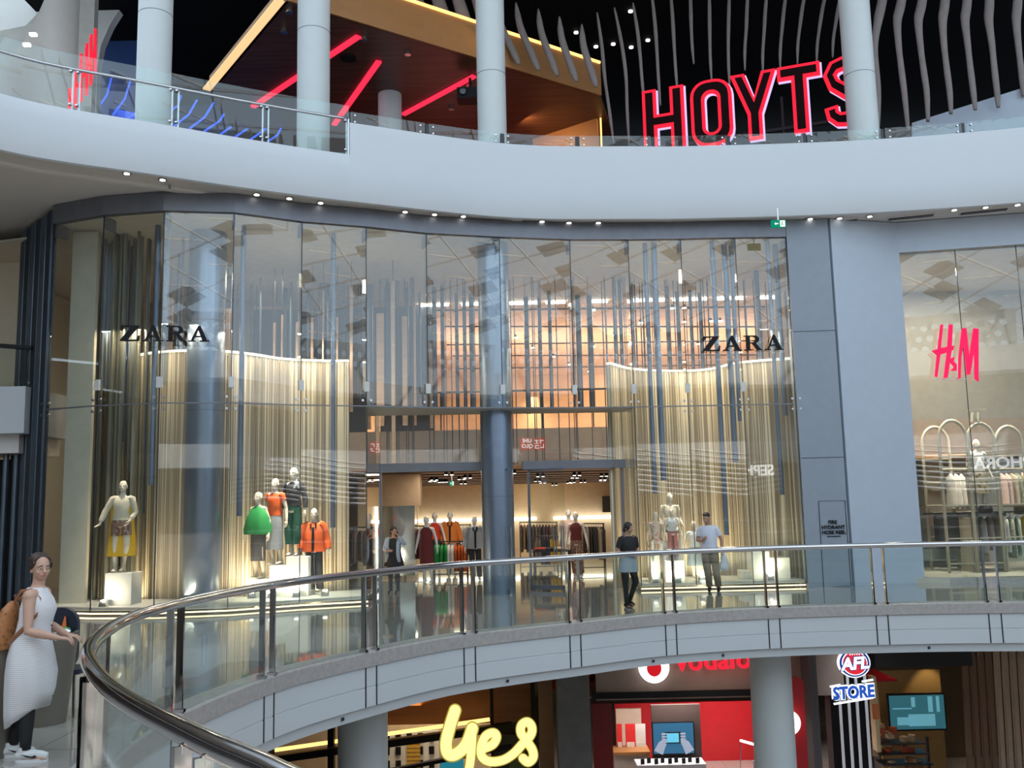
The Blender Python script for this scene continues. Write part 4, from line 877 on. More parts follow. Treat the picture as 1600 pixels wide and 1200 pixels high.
MB().bar(at(1157, 1157, 23), at(1185, 1165, 22.6), .04, .04).build('light_bar', led_w, fr); MB().bar(at(1157, 1157, 23), at(1157, 1290, 23), .02, .02).build('frame_leg', satin, fr)
o = MB().box(at(1182, 1196, 22.6), (.16, .03, .22)).build('notice_card', mat('notice', (.8, .75, .8), .5)); tag(o, 'small white notice card hanging in the glowing frame', 'notice')
# blade sign: red board with white emblem
bs = empty('blade_sign', at(1245, 1130, 20.4), 'tall red blade sign with white round emblem right of the white column', 'sign')
c = at(1240, 1150, 20.6)
MB().prism([rrect(-.28, -1.6, .28, 1.24, .12)], (c.x-.06, 20.4, c.z), (1, 0, 0), (0, 0, 1), (0, -1, 0), .16).build('board', mat('blade_red', (.50, .01, .015), .4), bs)
disc_logo((at(1230, 1128, 20.3).x, 20.2, at(1230, 1128, 20.3).z), .255, bs)
st(lowbox('wall_brown_recess', 1237, 1015, 1262, 1320, 21.7, .1, mat('brown_recess', (.09, .045, .04), .6)))
st(lowbox('wall_slate_pier', 1262, 1015, 1293, 1320, 21.0, .6, mat('slate_pier', (.10, .095, .10), .6, kind='tiles', scale=.5)))
st(lowbox('wall_black_pier', 1292, 1015, 1368, 1320, 22.6, .4, black))
# football store: stripes, oval emblem, lettering
stp = empty('striped_pylon', at(1335, 1150, 21.6), 'black pylon with white vertical tubes carrying the store emblem', 'pylon')
for i, (x0, x1) in enumerate([(1307, 1320), (1321, 1334), (1334, 1347), (1348, 1362)]):
    MB().bar(at(x0, 1015, 21.7), at(x1, 1215+i*4, 21.7), .05, .05).build('white_tube', mat('tube_white', (.5, .52, .55), .3, emit=(.7, .75, .8), es=.25), stp)
ev = empty('oval_emblem', at(1334, 1036, 21.2), 'round red white and blue football league emblem with white capitals', 'sign'); c = at(1335, 1036, 21.2); rr_ = .355
cir = lambda rx, ry: [(rx*math.cos(2*math.pi*i/36), ry*math.sin(2*math.pi*i/36)) for i in range(36)]
bl = emi('emblem_blue', (.02, .06, .35), .6); wh = emi('emblem_white', (.9, .95, 1), 1.3); rd = emi('emblem_red', (.8, .03, .05), .9)
MB().prism([cir(rr_, rr_*.9)], c, (1, 0, 0), (0, 0, 1), (0, -1, 0), .1).build('rim', wh, ev); MB().prism([cir(rr_*.93, rr_*.83)], c+Vector((0, -.01, 0)), (1, 0, 0), (0, 0, 1), (0, -1, 0), .01).build('blue_ring', bl, ev)
MB().prism([cir(rr_*.80, rr_*.74)], c+Vector((0, -.02, 0)), (1, 0, 0), (0, 0, 1), (0, -1, 0), .01).build('white_ring', wh, ev); MB().prism([cir(rr_*.74, rr_*.68)], c+Vector((0, -.03, 0)), (1, 0, 0), (0, 0, 1), (0, -1, 0), .01).build('red_field', rd, ev)
text('AFL', .36, bl, c+Vector((0, -.045, -.01)), (1, 0, .06), (.12, 0, 1), (0, -1, 0), ev, bold=.030, depth=.01, sx=1.0)
text('AFL', .36, wh, c+Vector((0, -.06, -.01)), (1, 0, .06), (.12, 0, 1), (0, -1, 0), ev, bold=.014, depth=.01, sx=1.0)
for i in range(5): MB().bar(c+Vector((-.10+i*.05, -.05, .18)), c+Vector((-.11+i*.055, -.05, .26)), .012, .02).build('lace', wh, ev)
ss = empty('store_lettering', at(1332, 1082, 21.2), 'blue capitals with glowing white edges between two thin bars', 'sign'); c = at(1333, 1082, 21.2)
us = (at(1362, 1075, 21.2)-at(1303, 1089, 21.2)).normalized(); us = Vector((us.x, 0, .05))
text('STORE', .36, wh, c+Vector((0, 0, 0)), us, (0, 0, 1), (0, -1, 0), ss, bold=.035, depth=.05, sx=.86)
text('STORE', .36, emi('store_blue', (.03, .12, .6), .8), c+Vector((0, -.04, 0)), us, (0, 0, 1), (0, -1, 0), ss, bold=.012, depth=.03, sx=.86)
for (x0, y0, x1, y1) in ((1297, 1073, 1313, 1070), (1347, 1065, 1364, 1062), (1303, 1100, 1364, 1090)): MB().bar(at(x0, y0, 21.2), at(x1, y1, 21.2), .05, .035).build('light_bar', wh, ss)
st(lowbox('wall_store_header', 1366, 1010, 1520, 1040, 21.8, .3, mat('soot', (.015, .013, .012), .6)))
st(lowbox('wall_store_back', 1366, 1030, 1640, 1340, 28, .1, mat('store_brown', (.10, .065, .03), .6)))
st(lowbox('wall_store_gold', 1370, 1048, 1480, 1200, 26, .1, mat('ochre_wall', (.22, .14, .05), .5)))
o = lowbox('display_tower', 1363, 1058, 1377, 1175, 22.9, .3, mat('cream_tower', (.72, .60, .35), .5)); tag(o, 'narrow cream display tower beside the striped pylon', 'tower')
o = MB().box(at(1368, 1112, 22.6), (.12, .05, .34)).build('poster', mat('orange_poster', (.75, .2, .06), .5)); tag(o, 'small orange poster on the cream display tower', 'poster')
o = MB().box(at(1366, 1018, 22.4), (.16, .1, .14)).build('junction_box', mat('cream_tower', (.72, .60, .35), .5)); tag(o, 'small cream box right of the round football emblem', 'box')
tv2 = empty('wall_television', at(1432, 1112, 25.5), 'wide television showing a blue stadium view in the dark football store', 'television'); c = at(1432, 1112, 25.5)
MB().box(c, (1.52, .08, .95)).build('bezel', black, tv2); MB().box(c+Vector((0, -.03, 0)), (1.44, .06, .86)).build('screen', emi('tv_sea', (.03, .12, .15), .9), tv2)
for dx, dz, wd, h in ((-.4, .1, .5, .03), (.1, -.2, .7, .3), (-.3, -.22, .5, .2), (.35, .2, .12, .4), (.55, .2, .08, .4), (-.1, .26, .10, .25)): MB().box(c+Vector((dx, -.07, dz)), (wd, .01, h)).build('picture_patch', emi('tv_aqua', (.12, .34, .42), .9), tv2)
slt = empty('slatted_partition', at(1560, 1180, 22), 'tall partition of brown and pale timber slats at the football store', 'partition')
for i in range(9):
    x = 1512+i*11; MB().bar(at(x-6+i*1.5, 1010, 22), at(x+10+i*2, 1330, 22), .11, .10).build('slat', mat('slat_wood', (.40, .30, .22), .5, kind='wood', scale=2) if i > 3 else mat('slat_brown', (.16, .09, .05), .5), slt)
lamp_s = spot('wall_wash', at(1460, 1025, 25.4), at(1455, 1090, 25.9), 60, 70, (1, .75, .4))
# merchandise shelves
for i in range(20):
    x = 1366+random.random()*70; y = 1130+random.random()*60+(x-1366)*.35; c = at(x, min(1195, y), 23.4)
    o = MB().box(c, (.16, .15, .16), random.random()).build('merchandise_box', [mat('brown_box', (.35, .15, .06), .5), mat('tan_box', (.45, .33, .2), .5), mat('rust_box', (.40, .08, .03), .5)][i % 3], bevel=.01); tag(o, 'small '+['brown', 'tan', 'rust'][i % 3]+' boxed item on the dim shelves below the wide television', 'box', ['brown', 'tan', 'rust'][i % 3]+' boxed items in the football store')
sh = empty('merchandise_shelf', at(1400, 1180, 23.4), 'dim stepped shelving full of boxed items in the football store', 'shelf')
for i in range(4): c = at(1400+i*6, 1152+i*16, 23.45); MB().box((c.x, 23.45, c.z-.10), (1.2, .5, .03)).build('shelf_board', darkm, sh)
for sg in (-1, 1): c = at(1410+sg*44, 1180, 23.45); MB().box((c.x, 23.6, c.z-.9), (.05, .1, 2.6)).build('upright', darkm, sh)
# ================================================================== FIGURES
skin = mat('skin', (.55, .33, .24), .5, var=.03); skin2 = mat('skin_tan', (.40, .23, .16), .5, var=.03)
mann = mat('mannequin_cream', (.78, .68, .55), .45, var=.02); mannw = mat('mannequin_white', (.75, .75, .74), .45, var=.02)
hairm = mat('hair_brown', (.065, .035, .022), .5, scale=40, var=.3, bump=.5); hairb = mat('hair_black', (.012, .010, .010), .45, scale=40, var=.2)
V = Vector
def hand(mb, wr, d, pn, thumb, curl=.5, s=1.0):
    """palm from the wrist along d, fingers curling towards pn, thumb leaving the side `thumb`"""
    d = V(d).normalized(); pn = V(pn); pn = (pn-d*pn.dot(d)).normalized(); t = V(thumb); t = (t-d*t.dot(d)-pn*t.dot(pn)).normalized(); wr = V(wr)
    mb.tube([wr, wr+d*.03*s, wr+d*.065*s, wr+d*.09*s], [(.022*s, .017*s), (.032*s, .017*s), (.038*s, .016*s), (.034*s, .012*s)], 12, up=pn)
    for j, (off, ln) in enumerate(((.028, .072), (.010, .080), (-.008, .075), (-.025, .060))):
        p = wr+d*.082*s+t*off*s; q = [p]; a = .15
        for k_ in range(3):
            a += curl*(.5+.15*k_); ln2 = ln*s*(.42, .33, .25)[k_]; p = p+d*math.cos(a)*ln2+pn*math.sin(a)*ln2+t*off*.08; q.append(p)
        mb.tube(q, [.0095*s, .009*s, .008*s, .0065*s], 8); mb.ell(q[-1], (.0065*s,)*3, 8, 6)
    p = wr+d*.028*s+t*.024*s; q = [p, p+d*.022*s+t*.026*s+pn*.008*s, p+d*.05*s+t*.036*s+pn*.02*s, p+d*.07*s+t*.034*s+pn*.032*s]
    mb.tube(q, [.013*s, .0115*s, .010*s, .0075*s], 8)
def body_mb(P):
    """adult 1.70 m, facing -Y; P overrides joints"""
    mb = MB(); lx, ly = P.get('lean', (0, 0)); f = P.get('fat', 1.0); sh = P.get('sh', 1.0)
    def T(x, y, z): return V((x+lx*max(0, z-.95), y+ly*max(0, z-.95), z))
    tors = [(.84, .150, .105), (.90, .172, .115), (.98, .160, .108), (1.07, .128, .092), (1.16, .135, .095), (1.26, .158, .108), (1.34, .172, .105), (1.40, .160, .085), (1.435, .10, .066), (1.46, .060, .056)]
    mb.tube([T(0, 0, z) for z, a, b in tors], [(a*f*(sh if z > 1.2 else 1), b*f) for z, a, b in tors], 20, up=(0, 1, 0))
    if P.get('bust', 1):
        for s_ in (-1, 1): mb.ell(T(s_*.066, -.062*f, 1.275), (.058, .045, .060))
    hy, hp, hr = P.get('head', (0, 0, 0)); nk = T(0, .0, 1.44); M = Matrix.Rotation(hy, 3, 'Z') @ Matrix.Rotation(hp, 3, 'X') @ Matrix.Rotation(hr, 3, 'Y')
    HP = lambda x, y, z: nk+V((0, -.012, .03))+M @ V((x, y, z))
    mb.tube([T(0, .005, 1.41), HP(0, .01, .04), HP(0, .012, .09)], [.058, .052, .054], 14)
    mb.ell(HP(0, .008, .165), (.073, .092, .098), 18, 14, M); mb.ell(HP(0, -.022, .105), (.058, .066, .068), 16, 12, M); mb.ell(HP(0, -.050, .072), (.030, .032, .024), 12, 8, M)
    mb.tube([HP(0, -.084, .160), HP(0, -.094, .140), HP(0, -.106, .120), HP(0, -.094, .112)], [.009, .011, .015, .012], 10)
    for s_ in (-1, 1):
        mb.ell(HP(s_*.074, .012, .135), (.012, .022, .032), 8, 8, M); mb.ell(HP(s_*.032, -.070, .168), (.022, .016, .010), 10, 6, M); mb.ell(HP(s_*.036, -.060, .118), (.024, .022, .022), 10, 8, M)
        mb.tube([HP(s_*.004, -.096, .092), HP(s_*.02, -.088, .093)], [.008, .005], 8)
    J = {}
    for sd_, s_ in (('L', 1), ('R', -1)):
        S0 = T(s_*.172*sh, 0, 1.385); E_ = V(P.get('elbow'+sd_, T(s_*.235, .02, 1.10))); W_ = V(P.get('wrist'+sd_, T(s_*.25, -.05, .86)))
        mb.tube([T(s_*.10, 0, 1.39), S0, S0.lerp(E_, .35), S0.lerp(E_, .8), E_, E_.lerp(W_, .3), E_.lerp(W_, .75), W_], [.060, .056*f, .047*f, .040, .038, .040*f, .030, .025], 14)
        mb.ell(S0, (.056*f,)*3); d = P.get('hd'+sd_, (W_-E_)); pn = P.get('pn'+sd_, V((-s_, 0, 0))); th = P.get('th'+sd_, V((0, -1, 0)))
        hand(mb, W_, d, pn, th, P.get('curl'+sd_, .45)); J['elbow'+sd_], J['wrist'+sd_], J['sho'+sd_] = E_, W_, S0
        H0 = V((s_*.088, 0, .88)); K = V(P.get('knee'+sd_, (s_*.095, -.015, .49))); A = V(P.get('ankle'+sd_, (s_*.10, .02, .09)))
        mb.tube([V((s_*.075, 0, .94)), H0, H0.lerp(K, .35), H0.lerp(K, .8), K, K.lerp(A, .3), K.lerp(A, .7), A], [.085*f, .090*f, .078*f, .058, .053, .057*f, .040, .034], 16)
        mb.ell(K, (.053, .055, .06)); fd = V(P.get('foot'+sd_, (0, -1, 0))).normalized()
        mb.tube([A+V((0, 0, .0))-fd*.03, A-fd*.03+V((0, 0, -.05)), A+fd*.06+V((0, 0, -.05)), A+fd*.15+V((0, 0, -.062)), A+fd*.185+V((0, 0, -.066))], [.034, .038, (.040, .032), (.042, .022), (.022, .014)], 12)
        J['knee'+sd_], J['ankle'+sd_], J['hip'+sd_] = K, A, H0
    J['HP'] = HP; J['M'] = M; J['T'] = T; return mb, J
def sleeve(mb, J, sd_, r0=.070, r1=.052, upto=1.0, fore=0):
    S0, E_, W_ = J['sho'+sd_], J['elbow'+sd_], J['wrist'+sd_]; s_ = 1 if sd_ == 'L' else -1
    pts = [S0+V((-s_*.05, 0, .01)), S0, S0.lerp(E_, .5*upto), S0.lerp(E_, upto)]; rr = [r0, r0, lerp(r0, r1, .6), r1]
    if fore: pts += [E_.lerp(W_, .5*fore), E_.lerp(W_, fore)]; rr += [r1*.98, r1*.8]
    mb.tube(pts, rr, 14, ends=False)
def trouser(mb, J, r0=.105, r1=.065, to=.95):
    for sd_, s_ in (('L', 1), ('R', -1)):
        H0, K, A = J['hip'+sd_], J['knee'+sd_], J['ankle'+sd_]; E_ = K.lerp(A, to)
        mb.tube([H0+V((-s_*.012, 0, .05)), H0.lerp(K, .3), K, K.lerp(A, .4), E_], [r0, r0*.92, lerp(r0, r1, .6), lerp(r0, r1, .85), r1], 16, ends=False)
def finish(root, x, y, z, rz, s_): root.location = (x, y, z); root.rotation_euler = (0, 0, rz); root.scale = (s_,)*3

# ---- woman in the striped dress, by the planter bin
wm_ = empty('person', (0, 0, 0), 'woman in pale striped sleeveless dress with tan backpack, looking back over shoulder beside bins', 'person')
P = dict(lean=(0, -.06), head=(R_(-50), R_(4), 0), fat=1.02, elbowR=(-.24, -.05, 1.10), wristR=(-.19, -.28, 1.03), hdR=V((.1, -1, -.15)), pnR=V((0, -.1, -1)), thR=V((1, 0, 0)), curlR=.6,
         elbowL=(.24, -.04, 1.11), wristL=(.10, -.26, 1.02), hdL=V((-.1, -1, -.2)), pnL=V((0, -.1, -1)), thL=V((-1, 0, 0)), kneeL=(.09, .05, .50), ankleL=(.10, .16, .10), kneeR=(-.095, -.02, .49), ankleR=(-.10, -.02, .09))
mb, J = body_mb(P); HP, HM, T = J['HP'], J['M'], J['T']; mb.build('body', skin, wm_, remesh=.0065)
h = MB(); h.ell(HP(0, .028, .185), (.083, .090, .090), 24, 16, HM); h.ell(HP(0, .105, .215), (.050, .048, .048), 16, 12, HM)
for i in range(14):
    a = i/13*math.pi; h.tube([HP(.070*math.cos(a), -.040, .205+.046*math.sin(a)), HP(.074*math.cos(a), .03, .215+.058*math.sin(a)), HP(.035*math.cos(a), .11, .215+.02*math.sin(a))], [.008, .014, .014], 8)
for i in range(9): a = i/8*math.tau; h.tube([HP(.035*math.cos(a), .10, .215+.035*math.sin(a)), HP(.055*math.cos(a+.8), .12, .215+.05*math.sin(a+.8)), HP(.03*math.cos(a+1.6), .145, .215+.03*math.sin(a+1.6))], [.014, .016, .010], 8)
for s_ in (-1, 1): h.tube([HP(s_*.072, -.045, .200), HP(s_*.082, -.01, .160), HP(s_*.078, .03, .12)], [.010, .016, .012], 8)
h.build('hair', hairm, wm_, remesh=.006)
for s_ in (-1, 1):
    e = MB().ell(HP(s_*.031, -.083, .152), (.013, .006, .0065), 10, 8, HM).build('eye', mat('eye_white', (.7, .66, .62), .3), wm_, smooth=True)
    MB().ell(HP(s_*.031, -.0885, .152), (.0055, .003, .0055), 8, 6, HM).build('iris', black, e, smooth=True)
    MB().tube([HP(s_*.014, -.092, .172), HP(s_*.032, -.090, .177), HP(s_*.048, -.078, .171)], [.003, .004, .002], 6).build('eyebrow', hairb, wm_)
MB().tube([HP(-.024, -.090, .091), HP(-.01, -.1, .094), HP(0, -.102, .092), HP(.01, -.1, .094), HP(.024, -.090, .091)], [.002, .005, .0055, .005, .002], 8).build('lips', mat('lip', (.42, .12, .10), .4), wm_, smooth=True)
# leggings, trainers
b = MB()
for sd_ in 'LR':
    H0, K, A = J['hip'+sd_], J['knee'+sd_], J['ankle'+sd_]; b.tube([H0.lerp(K, .6), K, K.lerp(A, .3), K.lerp(A, .7), K.lerp(A, .97)], [.074, .062, .063, .050, .042], 16)
b.build('leggings', mat('legging_black', (.012, .012, .014), .7), wm_, smooth=True, angle=180)
for sd_ in 'LR':
    A = J['ankle'+sd_]; q = V((A.x, A.y, 0)); shb = MB()
    shb.tube([q+V((0, .075, .05)), q+V((0, .05, .055)), q+V((0, 0, .065)), q+V((0, -.06, .055)), q+V((0, -.13, .042)), q+V((0, -.185, .035))], [(.030, .035), (.043, .045), (.043, .050), (.047, .044), (.049, .034), (.036, .026)], 14, up=(1, 0, 0)); shb.tube([q+V((0, .02, .05)), q+V((0, .02, .115))], [.045, .042], 14)
    sho = shb.build('trainer', mat('trainer_white', (.72, .72, .72), .5), wm_, remesh=.008)
    so_ = MB(); so_.prism([[(.03*math.cos(a)*1.6, (.135*math.sin(a)) if math.sin(a) > -2 else 0) for a in [i*math.tau/20 for i in range(20)]]], q+V((0, -.055, .028)), (1, 0, 0), (0, 1, 0), (0, 0, 1), .028); so_.build('sole', mat('sole_white', (.8, .8, .8), .5), sho)
    for sx_ in (-1, 1):
        # curved tick on the side of the shoe
        MB().prism([[(.045, .045), (.0, .022), (-.05, .012), (-.085, .020), (-.06, .034), (-.045, .022), (-.01, .030)]], q+V((sx_*.052, -.03, .028)), (0, 1, 0), (0, 0, 1), (sx_, 0, 0), .006).build('tick_mark', black, sho)
    MB().tube([q+V((0, .02, .09)), q+V((0, .02, .125))], [.044, .041], 14).build('sock', mat('trainer_white', (.7, .7, .7), .5), sho)
# dress, hem longer at the back
hem = lambda a: -.10*math.sin(a)*(1) - .02
rings = [(0, .012, 1.452, .088, .066), (0, .010, 1.435, .128, .080), (0, .005, 1.405, .160, .092), (0, -.012, 1.35, .178, .118), (0, -.025, 1.27, .182, .145), (0, -.015, 1.18, .165, .135), (0, .0, 1.08, .165, .135, .1), (0, .005, .98, .190, .160, .3), (0, 0, .86, .215, .185, .5), (0, -.01, .72, .225, .205, .7), (0, -.005, .58, .215, .200, .9), (0, .01, .44, .190, .180, 1, lambda a: .10*math.sin(-a)*.0-.06*max(0, math.sin(a))), (0, .02, .36, .172, .160, 1, lambda a: .12*max(0, -math.sin(a))-.10*max(0, math.sin(a)))]
rings = [(r[0]+P['lean'][0]*max(0, r[2]-.95), r[1]+P['lean'][1]*max(0, r[2]-.95), *r[2:]) for r in rings]
drm = mat('dress_stripe', (.78, .76, .77), .8, kind='hstripe', scale=19, col2=(.56, .55, .58))
dr_ = MB().loft(rings, 48, fold=.035, k=7, cap=(False, False)).build('dress', drm, wm_, smooth=True, angle=180); so2 = dr_.modifiers.new('thick', 'SOLIDIFY'); so2.thickness = .006
for i in range(6): MB().ell((-.02, -.165-.03*(i > 2), 1.12-i*.12), (.008, .006, .008), 8, 6).build('button', black, dr_)
# backpack
bpk = MB(); bpk.tube([V((0, .20, .93)), V((0, .215, 1.0)), V((0, .21, 1.14)), V((0, .19, 1.26)), V((0, .16, 1.33))], [(.12, .07), (.15, .085), (.145, .08), (.115, .065), (.06, .035)], 20, up=(0, 1, 0))
bag = bpk.build('backpack', mat('tan_leather', (.42, .17, .055), .5, kind='spots', scale=26, col2=(.25, .09, .03)), wm_, remesh=.012)
b = MB()
for s_ in (-1, 1): b.tube([V((s_*.05, .14, 1.33)), V((s_*.105, .07, 1.425)), V((s_*.12, -.02, 1.435)), V((s_*.135, -.095, 1.36)), V((s_*.165, -.08, 1.22)), V((s_*.17, .04, 1.09)), V((s_*.13, .15, .99))], [(.006, .018)]*7, 8)
b.build('strap', mat('strap_brown', (.30, .12, .05), .5), bag, smooth=True)
MB().tube([V((-.02, .13, 1.34)), V((-.03, .15, 1.39)), V((.03, .15, 1.39)), V((.02, .13, 1.34))], .007, 8).build('top_handle', mat('strap_brown', (.3, .12, .05), .5), bag)
MB().box((0, .29, 1.22), (.06, .01, .05)).build('buckle', satin, bag)
MB().tube([J['wristR']+V((0, .012, .0))+V((.024*math.cos(a), 0, .024*math.sin(a))) for a in [i*math.tau/12 for i in range(12)]], .005, 6, closed=True).build('bracelet', satin, wm_)
c = atz(42, 1186, 0); finish(wm_, c.x, c.y, 0, R_(97), .965)
# bins
def planter(px, py, r0, r1, h, label, extra=None):
    c = atz(px, py, 0); o = empty('planter_bin', c, label, 'planter'); pm = mat('planter_taupe', (.17, .15, .12), .45, var=.08, scale=2)
    MB().loft([(c.x, c.y, 0, r0, r0), (c.x, c.y, h*.5, (r0+r1)/2, (r0+r1)/2), (c.x, c.y, h, r1, r1), (c.x, c.y, h, r1-.03, r1-.03), (c.x, c.y, h-.12, r1-.05, r1-.05)], 40, cap=(True, True)).build('pot', pm, o, smooth=True, angle=40)
    return o, c
pb, pc = planter(70, 1130, .19, .275, .86, 'tall tapered taupe bin with greens and foil on top, the woman reaching into it')
for i in range(9):
    a = i*.9; q = pc+V((.05+.12*math.cos(a), -.02+.12*math.sin(a), .87)); o = MB().ell(q, (.06, .045, .03), 8, 6, Matrix.Rotation(a, 3, 'Z') @ Matrix.Rotation(.5, 3, 'X')).build('leaf', mat('leaf_green', (.07, .32, .03), .5) if i % 3 else mat('foil', (.8, .8, .82), .25, .9), None, smooth=True)
    tag(o, 'crumpled silver foil scrap lying on top of the tapered bin' if i % 3 == 0 else 'bright green leaf lying on top of the tapered bin', 'foil' if i % 3 == 0 else 'leaf', 'foil scraps on the bin' if i % 3 == 0 else 'green leaves on the bin'); o.name = 'foil_scrap' if i % 3 == 0 else 'green_leaf'
pb2, pc2 = planter(-22, 1182, .20, .29, .95, 'second tapered taupe bin behind the woman at the picture edge')
bb = empty('round_back_chair', (0, 0, 0), 'navy rounded chair back showing behind the tapered bin', 'chair'); cx = at(86, 990, 9.5)
MB().prism([rrect(-.22, .0, .22, .62, .16, 8)], (cx.x, 9.5, .46), (1, 0, 0), (0, 0, 1), (0, -1, 0), .06).build('backrest', mat('navy_shell', (.012, .018, .04), .4), bb, smooth=True)
MB().prism([rrect(-.20, -.2, .20, .2, .1, 6)], (cx.x, 9.75, .46), (1, 0, 0), (0, 1, 0), (0, 0, 1), .05).build('seat', mat('navy_shell', (.012, .018, .04), .4), bb)
for sx_ in (-1, 1):
    for y in (9.6, 9.92): MB().bar((cx.x+sx_*.17, y, 0), (cx.x+sx_*.16, y, .44), .025).build('leg', satin, bb)
o = MB().tube([V((pc.x+.10, pc.y+.10, .88)), V((pc.x+.11, pc.y+.10, 1.0))], [.03, .006], 8).build('orange_cone', mat('orange_plastic', (.7, .15, .03), .5)); tag(o, 'small orange pointed scrap sticking up from the tapered bin', 'scrap')

# ---- woman walking in black top with grey shirt round her waist
w2 = empty('person', (0, 0, 0), 'woman in black top with grey shirt around waist, walking in black leggings by balustrade', 'person')
P = dict(head=(R_(20), R_(8), 0), lean=(.02, -.03), fat=.98, elbowL=(.25, .02, 1.12), wristL=(.10, -.17, 1.06), elbowR=(-.25, .02, 1.12), wristR=(-.07, -.19, 1.08), hdL=V((-1, -.3, .1)), hdR=V((1, -.3, 0)), pnL=V((0, 1, 0)), pnR=V((0, 1, 0)), thL=V((0, 0, 1)), thR=V((0, 0, 1)), kneeL=(.13, -.06, .50), ankleL=(.03, .05, .12), kneeR=(-.09, -.01, .49), ankleR=(-.06, .02, .09))
mb, J = body_mb(P); HP, HM, T = J['HP'], J['M'], J['T']; mb.build('body', skin2, w2, remesh=.010)
h = MB(); h.ell(HP(0, .02, .17), (.088, .100, .108), 20, 14, HM); h.ell(HP(0, .09, .10), (.06, .05, .06), 14, 10, HM); h.build('hair', hairb, w2, remesh=.010)
b = MB().loft([(x+.02*max(0, z-.95), y-.03*max(0, z-.95), z, rx, ry) for x, y, z, rx, ry in [(0, 0, 1.45, .075, .065), (0, 0, 1.41, .175, .10), (0, 0, 1.33, .192, .125), (0, 0, 1.22, .18, .135), (0, 0, 1.08, .165, .12), (0, 0, 1.00, .178, .125)]], cap=(False, False)); sleeve(b, J, 'L', .072, .062, .65); sleeve(b, J, 'R', .072, .062, .65); b.build('black_top', mat('top_black', (.010, .010, .011), .8), w2, smooth=True, angle=180)
b = MB().loft([(0, 0, 1.03, .18, .13), (0, 0, .92, .205, .15, .3), (0, 0, .80, .22, .165, .7), (0, 0, .72, .225, .17, 1)], fold=.05, k=8, cap=(False, False)); b.build('grey_shirt', mat('shirt_grey', (.33, .37, .40), .8), w2, smooth=True, angle=180)
b = MB(); trouser(b, J, .098, .045, .97); b.build('leggings', mat('legging_black', (.012, .012, .014), .7), w2, smooth=True, angle=180)
for sd_ in 'LR':
    A = J['ankle'+sd_]; MB().tube([A+V((0, .06, -.045)), A+V((0, 0, -.03)), A+V((0, -.09, -.05)), A+V((0, -.18, -.06))], [(.035, .035), (.045, .05), (.045, .036), (.03, .022)], 12, up=(1, 0, 0)).build('shoe', black, w2, smooth=True)
c = atz(984, 949, 0); finish(w2, c.x, c.y, 0.0, R_(28), .935)
# ---- man in white t-shirt looking down
m3 = empty('person', (0, 0, 0), 'man in white t-shirt and khaki trousers looking down, plastic bag in hand', 'person')
P = dict(head=(R_(-22), R_(20), 0), lean=(-.03, -.03), bust=0, sh=1.03, fat=1.0, elbowL=(.27, .03, 1.12), wristL=(.27, -.02, .88), elbowR=(-.26, .0, 1.12), wristR=(-.12, -.20, 1.12), hdR=V((.5, -.6, .5)), pnR=V((0, 1, .3)), thR=V((0, 0, 1)), kneeL=(.12, -.03, .49), ankleL=(.16, .0, .09), kneeR=(-.07, -.02, .49), ankleR=(-.04, .0, .09))
mb, J = body_mb(P); HP, HM, T = J['HP'], J['M'], J['T']; mb.build('body', skin2, m3, remesh=.010)
h = MB(); h.ell(HP(0, .030, .205), (.082, .088, .078), 20, 14, HM); h.ell(HP(0, -.03, .250), (.060, .045, .030), 14, 10, HM); h.build('hair', hairb, m3, remesh=.010)
b = MB().loft([(x-.03*max(0, z-.95), y-.03*max(0, z-.95), z, rx, ry, *rest) for x, y, z, rx, ry, *rest in [(0, 0, 1.455, .078, .07), (0, 0, 1.425, .160, .088), (0, 0, 1.36, .195, .118), (0, 0, 1.22, .188, .130), (0, 0, 1.05, .178, .128, .3), (0, 0, .90, .195, .14, .8), (0, 0, .86, .196, .14, 1)]], fold=.03, cap=(False, False)); sleeve(b, J, 'L', .064, .062, .6); sleeve(b, J, 'R', .064, .062, .6); b.build('white_tshirt', mat('tee_white', (.60, .63, .72), .8), m3, smooth=True, angle=180)
b = MB(); trouser(b, J, .108, .070, .97); b.loft([(0, 0, .97, .165, .12), (0, 0, .86, .19, .13)], cap=(False, False)); b.build('khaki_trousers', mat('khaki', (.16, .125, .075), .8), m3, smooth=True, angle=180)
for sd_ in 'LR':
    A = J['ankle'+sd_]; MB().tube([A+V((0, .06, -.045)), A+V((0, 0, -.03)), A+V((0, -.10, -.05)), A+V((0, -.19, -.06))], [(.035, .04), (.048, .05), (.048, .036), (.03, .024)], 12, up=(1, 0, 0)).build('shoe', black, m3, smooth=True)
c = atz(1112, 924, 0); finish(m3, c.x, c.y, 0.0, R_(-16), 1.0); mloc = V(m3.location)
q = mloc+V((.30, -.03, .86)); pbg = MB().loft([(q.x, q.y, q.z, .02, .02), (q.x, q.y, q.z-.12, .07, .03), (q.x, q.y, q.z-.3, .10, .06, 1), (q.x, q.y, q.z-.42, .08, .06, .5)], 20, fold=.12, k=5, cap=(True, True)).build('plastic_bag', mat('bag_white', (.6, .62, .66), .35), smooth=True, angle=180); tag(pbg, 'thin white plastic bag hanging from the hand of the man', 'bag')
